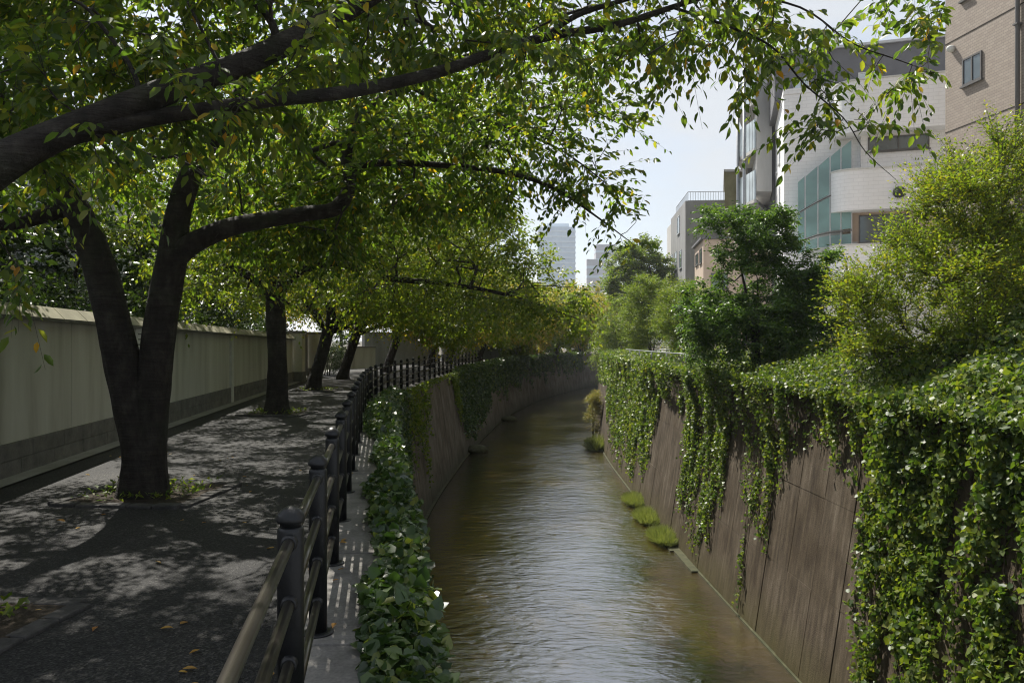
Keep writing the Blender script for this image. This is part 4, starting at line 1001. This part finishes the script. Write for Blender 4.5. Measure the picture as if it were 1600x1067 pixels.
ra = row_tree(.5, 1, M['leaf_mid'], 'third cherry in the row, trunk leaning slightly towards the canal', (-6.4, 25.8, 0))
rb = row_tree(.65, 2, M['leaf_far'], 'fourth cherry, dark trunk leaning strongly right before the low cream wall', (-7.05, 33.4, 0))
copy_tree(rb, (-6.4, 41, 0), .25, (1, 1, 1.0), 'fifth cherry with yellowing leaves beside the bend of the railing')
copy_tree(ra, (-5.0, 48.5, 0), -.2, (1, 1.05, 1.02), 'sixth cherry in front of the tall grey concrete wall')
copy_tree(rb, (-4.4, 56, 0), -.15, (1.0, .95, 1.04), 'seventh cherry where the path curves out of sight')
copy_tree(rb, (-2.6, 64, 0), -.4, (1.05, 1, 1.0), 'eighth cherry with orange tinged crown over the far wall')
copy_tree(ra, (.4, 73, 0), -.55, (1.05, 1, 1.0), 'ninth cherry, far beyond the railing bend')
copy_tree(rb, (4.6, 84, 0), -.7, (1.1, 1.1, 1.05), 'farthest cherry of the row, closing the canal view')

# --- trees and hedge behind the garden wall
def bush(name, label, cat, c, r, ntg, ntw, nleaf, size, aspect, mat, base=None, stems=5, ground=TOP_R, T=T_RHOMB, droop=.15, hang=.15, length=(.3, .6), up=.25, group=None, trunk_r=.05, extra=None, flatn=.7, twig_geo=False, shell=.25, minr=.006, keep=None, spread=.9, carve=.3):
    t = Tree(); c = np.array(c, float); r = np.array(r, float); base = np.array(base if base is not None else (c[0], c[1], ground), float)
    for k_ in range(stems):
        e = c + unit(rng.normal(0, 1, 3)) * r * .55; e[2] = c[2] + r[2] * rng.uniform(.1, .6)
        b0 = base + np.array([rng.normal(0, .12 * (stems > 1)), rng.normal(0, .12 * (stems > 1)), -.1])
        mid = b0 * .45 + e * .55 + np.array([0, 0, .15 * r[2]])
        t.limb([(*b0, trunk_r), (*(b0 * .75 + mid * .25), trunk_r * .85), (*mid, trunk_r * .6), (*e, trunk_r * .2)], 5, 8, root=True)
    tg = ell(c, r * np.array([.92, .92, .92]), ntg, shell)
    q = vnoise(tg, 1.4 / r.mean(), int(c[1])); tg = tg[q > carve]
    if extra is not None: tg = np.vstack([tg, extra])
    tg = tg[tg[:, 2] > ground - 5]
    t.grow(tg, .4, .3, rt=.0045)
    return finish(t, name, tuple(base), label, cat, ntw, nleaf, size, aspect, droop, hang, T, mat, length, up, twig_geo, group, flare=.1, ground=base[2], flatn=flatn, minr=minr, keep=keep, spread=spread)
for i, (x, y, h, lab) in enumerate([(-9.5, 12.5, 4.5, 'dark garden tree behind the plaster wall, beside the pink brick house'), (-10.5, 18, 5.2, 'dark garden tree behind the plaster wall, nearest the white house wing'),
                                    (-11.3, 25, 5.5, 'dark garden tree behind the far stretch of the plaster wall'), (-12.5, 33, 6, 'dark garden tree behind the entrance gate'),
                                    (-13, 42, 6.5, 'dark tree behind the low cream wall'), (-11.5, 54, 6.5, 'dark tree behind the tall grey concrete wall'), (-6, 72, 7, 'dark tree behind the farthest grey wall')]):
    bush('garden_tree', lab, 'tree', (x, y, h * .62), (2.6, 3.4, h * .45), 150, 1300, 9, .18, .5, M['leaf_hedge'], ground=0, stems=3, trunk_r=.09, group='garden trees behind the walls')
n = 9000; ys = rng.uniform(2, 31, n); p = np.stack([wall_x(ys) - .5 - rng.uniform(0, .9, n), ys, rng.uniform(1.5, 2.45, n) + .35 * vnoise(np.stack([ys], 1), .7, 3)], 1)
hd = empty('hedge', (float(wall_x(16.0)) - .9, 16, 0), 'dark clipped hedge showing over the plaster garden wall', 'hedge')
l = rng.uniform(.06, .11, n); o = put('foliage', leaf_mesh('foliage', p, rng.normal(0, 1, (n, 3)), rng.normal(0, 1, (n, 3)) + np.array([0, 0, .8]), l, l * .55, T_RHOMB), hd, M['leaf_hedge']); o['kind'] = 'stuff'
m = MB(); seg_box(m, 2, 31, -1.35, -.55, 0, 0, 1.9, 1.9); m.build('hedge_core', M['bank'], hd)
bush('shrub', 'dark round shrub beside the gate pillar at the foot of the fourth trunk', 'shrub', (-8.6, 37.2, .8), (.9, 1.1, .9), 60, 900, 9, .07, .5, M['leaf_hedge'], ground=0, stems=4, trunk_r=.03)

# --- right bank: yellow-green feathery shrub, dark tree, bushes
ex = np.vstack([region(1465, 1610, 255, 340, 11.6, 13.6, 30), region(1385, 1460, 365, 455, 12, 13.4, 20), region(1550, 1620, 200, 250, 11.6, 13, 4), region(1310, 1480, 440, 560, 11.8, 14, 70), region(1315, 1360, 455, 500, 12.5, 13.5, 14), region(1480, 1640, 430, 560, 11, 13, 50), region(1440, 1580, 290, 450, 11.8, 13.4, 70)])
bush('feathery_shrub', 'large yellow green feathery shrub over the ivy at the right', 'shrub', (8.75, 12.8, 2.2), (1.75, 1.7, 1.65), 240, 7400, 12, .067, .42, M['leaf_yellow'], ground=1.0, base=(7.0, 12.6, 1.0), stems=9, trunk_r=.03, extra=ex, length=(.3, .8), up=.65, droop=.05, hang=0, shell=.1, carve=.12, twig_geo=True, T=T_RHOMB, spread=.8)
bush('feathery_shrub', 'lower dull green part of the shrubbery behind the yellow shrub', 'shrub', (9.6, 15.0, 2.5), (1.9, 1.6, 1.7), 200, 2400, 11, .095, .42, M['leaf_olive'], ground=1.0, stems=6, trunk_r=.03, up=.4, droop=.05, hang=0)
ex = np.vstack([region(1125, 1240, 335, 420, 18.6, 20.5, 50), region(1180, 1290, 390, 520, 18.4, 20, 46), region(1075, 1150, 450, 540, 18.4, 20.5, 30), region(1200, 1330, 480, 585, 17.5, 19.5, 60), region(1075, 1180, 480, 560, 18, 20, 40), region(1270, 1300, 400, 470, 18.5, 19.5, 10), region(1095, 1120, 335, 365, 19, 20, 4)])
bush('evergreen_tree', 'dark glossy evergreen tree growing from the ivy beside the white building', 'tree', (6.2, 19.5, 2.65), (1.45, 1.4, 1.7), 200, 7000, 10, .1, .42, M['leaf_dark'], ground=.8, base=(5.85, 18.9, .8), stems=3, trunk_r=.07, extra=ex, length=(.25, .5), up=.2, T=T_RHOMB, droop=.3, hang=.25, shell=.35)
bush('bush', 'pale feathery bush on the right bank next to the dark evergreen', 'bush', (7.0, 33, 2.3), (1.15, 1.3, 1.7), 120, 2400, 12, .085, .4, M['leaf_olive'], ground=.8, stems=6, trunk_r=.03, up=.6, droop=.25, length=(.5, 1.0), group='bushes along the right bank')
bush('bush', 'tall olive bush on the right bank in front of the round tree', 'bush', (7.4, 43, 2.9), (1.5, 1.6, 2.3), 150, 2800, 11, .1, .45, M['leaf_olive'], ground=.8, stems=6, trunk_r=.04, up=.4, length=(.5, 1.0), group='bushes along the right bank')
bush('bush', 'bush hanging over the canal where the right wall curves away', 'bush', (7.6, 57, 1.5), (2.0, 2.6, 3.4), 170, 3200, 10, .13, .45, M['leaf_olive'], ground=.8, stems=6, trunk_r=.04, up=.1, droop=.4, length=(.5, 1.1), group='bushes along the right bank')
bush('bush', 'small bright bush in the gap below the beige house', 'bush', (8.6, 38, 2.0), (1.4, 1.3, 1.5), 90, 1800, 11, .09, .45, M['leaf'], ground=.8, stems=5, trunk_r=.03, group='bushes along the right bank')
bush('round_tree', 'round dark green tree on the skyline left of the grey building', 'tree', (11.8, 74, 7.2), (3.5, 3.3, 3.9), 260, 3600, 10, .26, .5, M['leaf_olive'], ground=.8, stems=3, trunk_r=.16, length=(.6, 1.2), up=.2)
bush('tree', 'yellow tinged tree far behind the canal bend', 'tree', (8.6, 100, 4.6), (4.2, 4, 4.6), 200, 3400, 9, .26, .5, M['leaf_far'], ground=.0, stems=3, trunk_r=.18, length=(.7, 1.4), group='trees at the canal bend')
bush('tree', 'green tree at the canal bend below the round tree', 'tree', (14, 92, 4.4), (4.5, 4, 4.8), 200, 3400, 9, .26, .5, M['leaf_olive'], ground=.0, stems=3, trunk_r=.18, length=(.7, 1.4), group='trees at the canal bend')

# --- ivy
def ivy_finish(root, p, a, n, l, w, mat, T, indiv=0, cond=None, stems=None):
    if indiv:
        idx = split_largest(p, l, indiv, cond)
        leaf_objects(leaf_proto('leaf', T_HEART, mat), root, p[idx], a[idx], n[idx], l[idx], w[idx])
        msk = np.ones(len(p), bool); msk[idx] = False; p, a, n, l, w = p[msk], a[msk], n[msk], l[msk], w[msk]
    o = put('foliage', leaf_mesh('foliage', p, a, n, l, w, T), root, mat); o['kind'] = 'stuff'
    if stems:
        V = []; F = []; b = 0
        for P, r_ in stems:
            v, f = tube_np(P, np.full(len(P), r_), 4); V.append(v); F.append(f + b); b += len(v)
        o = put('stems', np_mesh('stems', np.vstack(V), np.vstack(F)), root, M['stem']); o['kind'] = 'stuff'

def right_pt(s, v, off):
    lip = np.interp(s, [6, 26, 34, 80], [.5, .45, .2, .15]) * np.clip(1.7 * vnoise(np.stack([s], 1), .95, 12) - .3, 0, 1)
    return np.stack([right_top(s) - BAT * v - off - lip * np.exp(-(np.clip(v, 0, 9) / .75) ** 2), s, TOP_R - v + lip * .25 * np.exp(-(v / .5) ** 2)], 1)
def left_pt(s, v, off): return np.stack([edge_x(s) + BAT * v + off, s, .02 - v], 1)
def strands(s0, L_, ptf, per_m, size, side, thick=.14, seed=0, taper=True):
    """hanging shoots: s0 start positions along the wall, L_ lengths"""
    P, A_, N, Ls = [], [], [], []; stems = []
    for k_, (s_, ll) in enumerate(zip(s0, L_)):
        m_ = max(4, int(ll * per_m)); v = np.sort(rng.uniform(-.05, ll, m_))
        wid = .085 * (1 - .6 * v / max(ll, .1)) if taper else np.full(m_, .085)
        ph = rng.uniform(0, 6.28); sw = .06 * np.sin(v * 2.2 + ph) * v
        ss = s_ + sw + rng.normal(0, 1, m_) * wid
        lump = vnoise(np.stack([ss * 1.9, v * 1.1 + .7 * np.sin(ss * 3)], 1), 1.0, seed + 3) * .55 + vnoise(np.stack([ss, v], 1), 4.2, seed + 9) * .45
        ok = rng.uniform(0, 1, m_) < np.clip((lump - .3) * 5 + .25, .12, 1); ss, v, lump = ss[ok], v[ok], lump[ok]; m_ = len(v)
        if m_ == 0: continue
        q = ptf(ss, v, rng.uniform(.15, 1, m_) * thick * np.clip(lump * 2 - .35, .12, 1.4) * (1 - .45 * v / max(ll, .1)) + .015)
        P.append(q)
        a = rng.normal(0, .7, (m_, 3)); a[:, 2] -= .7; a[:, 0] += side * .25
        nn = rng.normal(0, .9, (m_, 3)); nn[:, 0] += side * .5; nn[:, 2] += .55
        A_.append(a); N.append(nn); Ls.append(size * (.45 + .8 * rng.uniform(0, 1, m_) ** 1.3))
        if k_ % 3 == 0:
            vv = np.linspace(-.05, ll, 6); stems.append((ptf(s_ + .06 * np.sin(vv * 2.2 + ph) * vv, vv, np.full(6, .03)), .005))
    return np.vstack(P), np.vstack(A_), np.vstack(N), np.concatenate(Ls), stems

# bank under the ivy on the right
def mound_h(s, u_):
    k_ = np.interp(s, [6, 12, 15, 20, 24, 30, 45, 80], [.85, .7, .58, .5, .42, .2, .14, .1])
    prof = np.interp(u_, [-.4, -.2, .1, .5, 1.1, 2.6], [-.12, .02, .28, .7, 1.0, .85])
    nn = 1.3 * (vnoise(np.stack([s, u_ * 1.4], 1), .62, 2) - .5) + .7 * (vnoise(np.stack([s, u_], 1), 1.7, 6) - .5) + .3 * (vnoise(np.stack([s, u_], 1), 4.5, 7) - .5)
    amp = np.interp(s, [6, 14, 20, 26, 32, 80], [.62, .7, .85, .8, .2, .12])
    return k_ * prof + amp * nn * np.clip(u_ + .45, 0, 1)
gs_, gu = np.meshgrid(np.arange(6, 90, .3), np.linspace(-.3, 3.4, 14), indexing='ij'); sh = gs_.shape
V = np.stack([right_top(gs_.ravel()) + gu.ravel() + .1, gs_.ravel(), TOP_R + mound_h(gs_.ravel(), gu.ravel()) - .16], 1)
I = np.arange(sh[0] * sh[1]).reshape(sh); F = np.stack([I[:-1, :-1], I[1:, :-1], I[1:, 1:], I[:-1, 1:]], -1).reshape(-1, 4)
o = put('planting_bank', np_mesh('planting_bank', V, F, True), None, M['bank']); o['kind'] = 'structure'

def mound_leaves(y0, y1, dens, size):
    n = int((y1 - y0) * 2.6 * dens); s = rng.uniform(y0, y1, n); u_ = -.38 + 2.9 * rng.uniform(0, 1, n) ** 1.15
    e = .05; h = mound_h(s, u_); hx = (mound_h(s, u_ + e) - mound_h(s, u_ - e)) / (2 * e); hy = (mound_h(s + e, u_) - mound_h(s - e, u_)) / (2 * e)
    nrm = unit(np.stack([-hx - .35 * (u_ < .3), -hy, np.ones(n)], 1))
    p = np.stack([right_top(s) + u_, s, TOP_R + h], 1) + nrm * rng.uniform(-.18, .1, (n, 1))
    a = rng.normal(0, .7, (n, 3)) + np.stack([-np.ones(n) * .6, np.zeros(n), -.35 * np.ones(n)], 1); nn = nrm + rng.normal(0, .7, (n, 3))
    return p, a, nn, size * rng.uniform(.45, 1.2, n)
def length_r(s):
    return np.interp(s, [6, 11.6, 12.0, 13.3, 14.4, 15.0, 15.4, 16.0, 16.6, 17.3, 18.1, 18.5, 19.5, 21, 22.4, 23.0, 24, 26.6, 27.2, 29, 33, 38, 42.5, 44, 60, 80],
                     [4.6, 4.6, 1.5, 1.2, 1.15, 1.5, 3.6, 2.4, 4.6, 1.4, 1.3, 3.2, 4.3, 4.2, 3.4, 1.4, 1.1, 1.2, 3.6, 4.2, 4.2, 4.0, 2.6, 1.6, 2.0, 1.6])
def dens_r(s):   # shoots per metre
    return np.interp(s, [6, 12, 12.2, 15, 15.3, 17.2, 18.2, 18.6, 22.6, 23, 26.8, 27.4, 42, 44, 80], [23, 22, 20, 19, 13, 12, 12, 21, 21, 14, 14, 18, 16, 10, 8])
plants = [(7.2, 12.1, 'dense ivy covering the wall down to the water at the right edge', 700, .072, 1500), (12.1, 15.1, 'short fringe of ivy above bare brown concrete, under the yellow shrub', 600, .068, 1400),
          (15.1, 18.2, 'thin separate ivy shoots trailing down the right wall', 0, .068, 1200), (18.2, 23.0, 'long narrow ivy curtain hanging below the dark evergreen tree', 0, .07, 1000),
          (23.0, 27.2, 'yellowish ivy mound over bare wall beyond the evergreen', 0, .078, 750), (27.2, 43.6, 'broad bright green ivy curtain hanging to the water on the right wall', 0, .1, 420), (43.6, 78, 'ivy trailing over the right wall where it curves away', 0, .14, 160)]
for y0, y1, lab, ind, size, md in plants:
    n = int(sum(dens_r(np.arange(y0, y1, .1))) * .1); c_ = rng.uniform(y0, y1, n * 3); keep_ = rng.uniform(0, 34, n * 3) < dens_r(c_); s0 = c_[keep_][:n] if keep_.sum() >= n else c_[:n]
    # shoots gather in bundles
    s0 = s0 + .16 * np.sin(s0 * 9.0) * (y0 > 12)
    Ls = length_r(s0) * rng.uniform(.45, 1.08, len(s0))
    p, a, nn, l, st = strands(s0, Ls, right_pt, 66 if y0 < 15 else (60 if y0 < 27 else 34), size, -1, .3 if y0 < 12 else .22)
    q = mound_leaves(y0, y1, md * (.8 if y0 < 16 else .7), size)
    p, a, nn, l = [np.concatenate(z) for z in zip((p, a, nn, l), q)]
    r_ = empty('climbing_ivy', (float(right_top((y0 + y1) / 2)), (y0 + y1) / 2, TOP_R), lab, 'ivy', 'ivy on the right canal wall')
    ivy_finish(r_, p, a, nn, l, l * .92, M['ivy_r'], T_IVY if y0 < 12 else T_RHOMB, 300 if ind == 700 else 0, None, st)

# left wall ivy
def length_l(s): return np.interp(s, [2, 5, 9, 12, 15, 19, 22.6, 23.4, 27, 29, 30, 37.0, 38.0, 44, 51, 52, 60, 90], [4.4, 4.4, 4.4, 4.3, 4.2, 4.1, 3.8, 3.2, 3.4, 1.8, .8, .6, 3.6, 3.9, 3.0, 2.3, 2.6, 2.4])
def dens_l(s): return np.interp(s, [2, 12, 22, 23.4, 29, 30, 37, 38, 51, 52, 90], [30, 30, 28, 12, 9, 2, 2, 26, 24, 18, 15])
lplants = [(2.6, 10.5, 'large leaved dark ivy spilling over the coping beside the railing', 300, .07, 54), (10.5, 23.2, 'lush ivy hump over the left wall where the railing bends', 0, .085, 44), (23.2, 38.8, 'yellow green straggly shoots on the bare left wall', 0, .1, 20),
           (38.8, 51.5, 'bright topped ivy curtain on the left wall past the bare corner', 0, .12, 22), (51.5, 96, 'ivy fringe along the farthest curve of the left wall', 0, .15, 14)]
for i, (y0, y1, lab, ind, size, per) in enumerate(lplants):
    cand = rng.uniform(y0, y1, int((y1 - y0) * 34)); s0 = cand[rng.uniform(0, 34, len(cand)) < dens_l(cand)]
    Ls = length_l(s0) * (rng.uniform(.6, 1.02, len(s0)) * (.85 + .2 * vnoise(s0[:, None], .8, 4)) if i in (1, 3) else rng.uniform(.4, 1.05, len(s0)) * (.55 + .6 * vnoise(s0[:, None], .8, 4)))
    p, a, nn, l, st = strands(s0, Ls, left_pt, per, size, 1, .34 if i < 2 else .25)
    # growth over the coping
    n = int((y1 - y0) * (420 if i < 2 else 40 if i == 2 else 90)); s = rng.uniform(y0, y1, n)
    reach = np.interp(s, [2, 6, 9, 10.5, 11.5, 12.4, 14, 18, 22, 23.5, 38, 40, 50, 96], [.14, .16, .2, .16, .03, .06, .28, .34, .28, .0, .0, .25, .25, .15]) * np.clip(2.4 * vnoise(np.stack([s], 1), 1.5, 8) - .35, .05, 2)
    up_ = np.interp(s, [2, 8, 12, 14, 18, 22, 23.5, 38, 40, 50, 96], [.1, .12, .08, .3, .4, .3, .05, .05, .32, .3, .25])
    u_ = rng.uniform(-1, 1, n); hh = np.sqrt(np.clip(1 - u_ ** 2, 0, 1))
    q = np.stack([edge_x(s) + .06 + np.where(u_ < 0, u_ * reach, u_ * .3), s, .04 + up_ * hh * rng.uniform(.2, 1, n)], 1)
    aa = rng.normal(0, .7, (n, 3)); aa[:, 2] -= .2; n2 = rng.normal(0, .4, (n, 3)); n2[:, 2] += 1; n2[:, 0] += .3 * u_
    p, a, nn, l = np.vstack([p, q]), np.vstack([a, aa]), np.vstack([nn, n2]), np.concatenate([l, size * rng.uniform(.55, 1.3, n)])
    r_ = empty('climbing_ivy', (float(edge_x((y0 + y1) / 2)), (y0 + y1) / 2, 0), lab, 'ivy', 'ivy on the left canal wall')
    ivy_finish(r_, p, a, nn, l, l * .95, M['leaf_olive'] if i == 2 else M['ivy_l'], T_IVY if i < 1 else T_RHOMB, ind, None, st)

# --- plants at the water's edge
def tuft(name, label, cat, c, r, h, n, mat, group=None, wid=.009):
    t_ = empty(name, c, label, cat, group); an = rng.uniform(0, 6.28, n); rr = np.sqrt(rng.uniform(0, 1, n))
    p = np.stack([c[0] + rr * np.cos(an) * r[0], c[1] + rr * np.sin(an) * r[1], np.full(n, c[2])], 1)
    a = np.stack([np.cos(an) * rr * .9, np.sin(an) * rr * .9, np.ones(n)], 1) + rng.normal(0, .35, (n, 3)); l = h * rng.uniform(.5, 1.1, n) * (1 - .4 * rr)
    o = put('blades', leaf_mesh('blades', p, a, rng.normal(0, 1, (n, 3)), l, np.full(n, wid), T_RHOMB), t_, mat); o['kind'] = 'stuff'
for y, rx, ry, lab in ((27.6, .3, .85, 'farthest of three grass tufts on the footing ledge at the water'), (25.0, .32, .9, 'middle of three grass tufts on the footing ledge at the water'), (22.5, .34, .85, 'closest and widest of three grass tufts on the footing ledge')):
    tuft('grass_tuft', lab, 'grass tuft', (float(right_base(y)) - .22, y, WATER + .04), (rx, ry), .46, 4200, M['grass'], 'grass tufts on the ledge', .011)
bush('weed_bush', 'orange tinged weeds growing from the foot of the right wall', 'weed', (float(right_base(46.0)) - .25, 46, -2.6), (.55, .9, 1.3), 60, 1100, 9, .08, .4, M['weed'], ground=WATER, stems=6, trunk_r=.015, up=.5)
tuft('grass_tuft', 'green tuft at the foot of the orange weeds', 'grass tuft', (float(right_base(41.5)) - .25, 41.5, WATER), (.4, .9), 1.0, 1600, M['grass'], None, .03)

# rocks at the foot of the left wall
def rock(c, r, label):
    m = MB(); m.lathe((0, 0, 0), [(.3, -.5), (.85, -.35), (1, 0), (.8, .35), (.4, .55), (.02, .6)], 10); me = m.mesh('rock', True)
    for v in me.vertices: 
        q = np.array(v.co); k_ = .75 + .5 * vnoise(q[None] + c[1], 1.3, 4)[0]; v.co = Vector(tuple(q * k_ * np.array(r)))
    o = put('rock', me, None, M['footing']); o.location = c; tag(o, label, 'rock', None, 'thing')
rock((float(left_base(40.5)) + .35, 40.5, WATER + .1), (.55, .8, .45), 'rounded rock in the water below the bare left wall corner')
rock((float(left_base(56.5)) + .4, 56.5, WATER + .05), (.7, 1.0, .4), 'flat rock breaking the water farther along the left wall')

# handrail pipe on the right bank
hr = empty('pipe_rail', (float(right_top(30.0)) + .2, 30, TOP_R), 'pale pipe rail above the broad ivy curtain on the right bank', 'railing')
ys = np.arange(24.5, 38.1, 1.5); P = np.stack([right_top(ys) + .15, ys, np.full(len(ys), 1.2)], 1)
m = MB(); m.tube(P, .022, 8); m.build('rail', M['pole'], hr, True)
for q in P[::2]:
    m = MB(); m.tube([(q[0], q[1], TOP_R - .05), (q[0], q[1], 1.22)], .025, 8); m.build('post', M['pole'], hr, True)

# fallen leaves on the path
fl = leaf_proto('fallen_leaf', T_LEAF, M['fallen'])
for i in range(90):
    y = 3.2 + 9 * random.random() ** 1.4; x = random.uniform(float(wall_x(y)) + .4, float(rail_x(y)) + .25)
    o = bpy.data.objects.new('fallen_leaf', fl); col.objects.link(o); s_ = random.uniform(.04, .07)
    o.location = (x, y, .012 if x < rail_x(y) - .12 else .045); o.rotation_euler = (random.gauss(0, .15), random.gauss(0, .15), random.uniform(0, 6.28)); o.scale = (s_ * .5, s_, s_)
    k_ = x > rail_x(y) - .12
    tag(o, 'small yellow fallen leaf lying on the concrete coping under the railing' if k_ else 'small yellow fallen leaf lying on the dark asphalt path', 'leaf', 'fallen leaves on the coping' if k_ else 'fallen leaves on the path', 'thing')

# low growth behind the far curve of the railing
for y, dx, lab in ((70, -1.0, 'low bush behind the railing at the first far bend'), (80, -1.2, 'low bush below the ninth cherry at the far bend'), (90, -1.4, 'low bush below the farthest cherry'), (101, -1.5, 'last low bush before the canal leaves the view')):
    bush('bush', lab, 'bush', (float(rail_x(y)) + dx, y, 1.6), (2.2, 4.5, 1.9), 120, 2200, 9, .2, .5, M['leaf_far'] if y == 80 else M['leaf_olive'], ground=0, stems=5, trunk_r=.04, group='bushes at the far bend')

# the hazy air
m = MB(); m.box((0, 1575, 47.5), (5200, 4150, 107))
hz_m = bpy.data.materials.new('haze_air'); hz_m.use_nodes = True; nt = hz_m.node_tree; nt.nodes.remove(nt.nodes['Principled BSDF'])
pv = nt.nodes.new('ShaderNodeVolumePrincipled'); pv.inputs['Color'].default_value = (.86, .92, 1, 1); pv.inputs['Density'].default_value = .00035; pv.inputs['Anisotropy'].default_value = .3
nt.links.new(pv.outputs[0], nt.nodes['Material Output'].inputs['Volume'])
o = m.build('haze', hz_m); o['kind'] = 'stuff'; o['label'] = 'thin pale haze in the air over the canal'
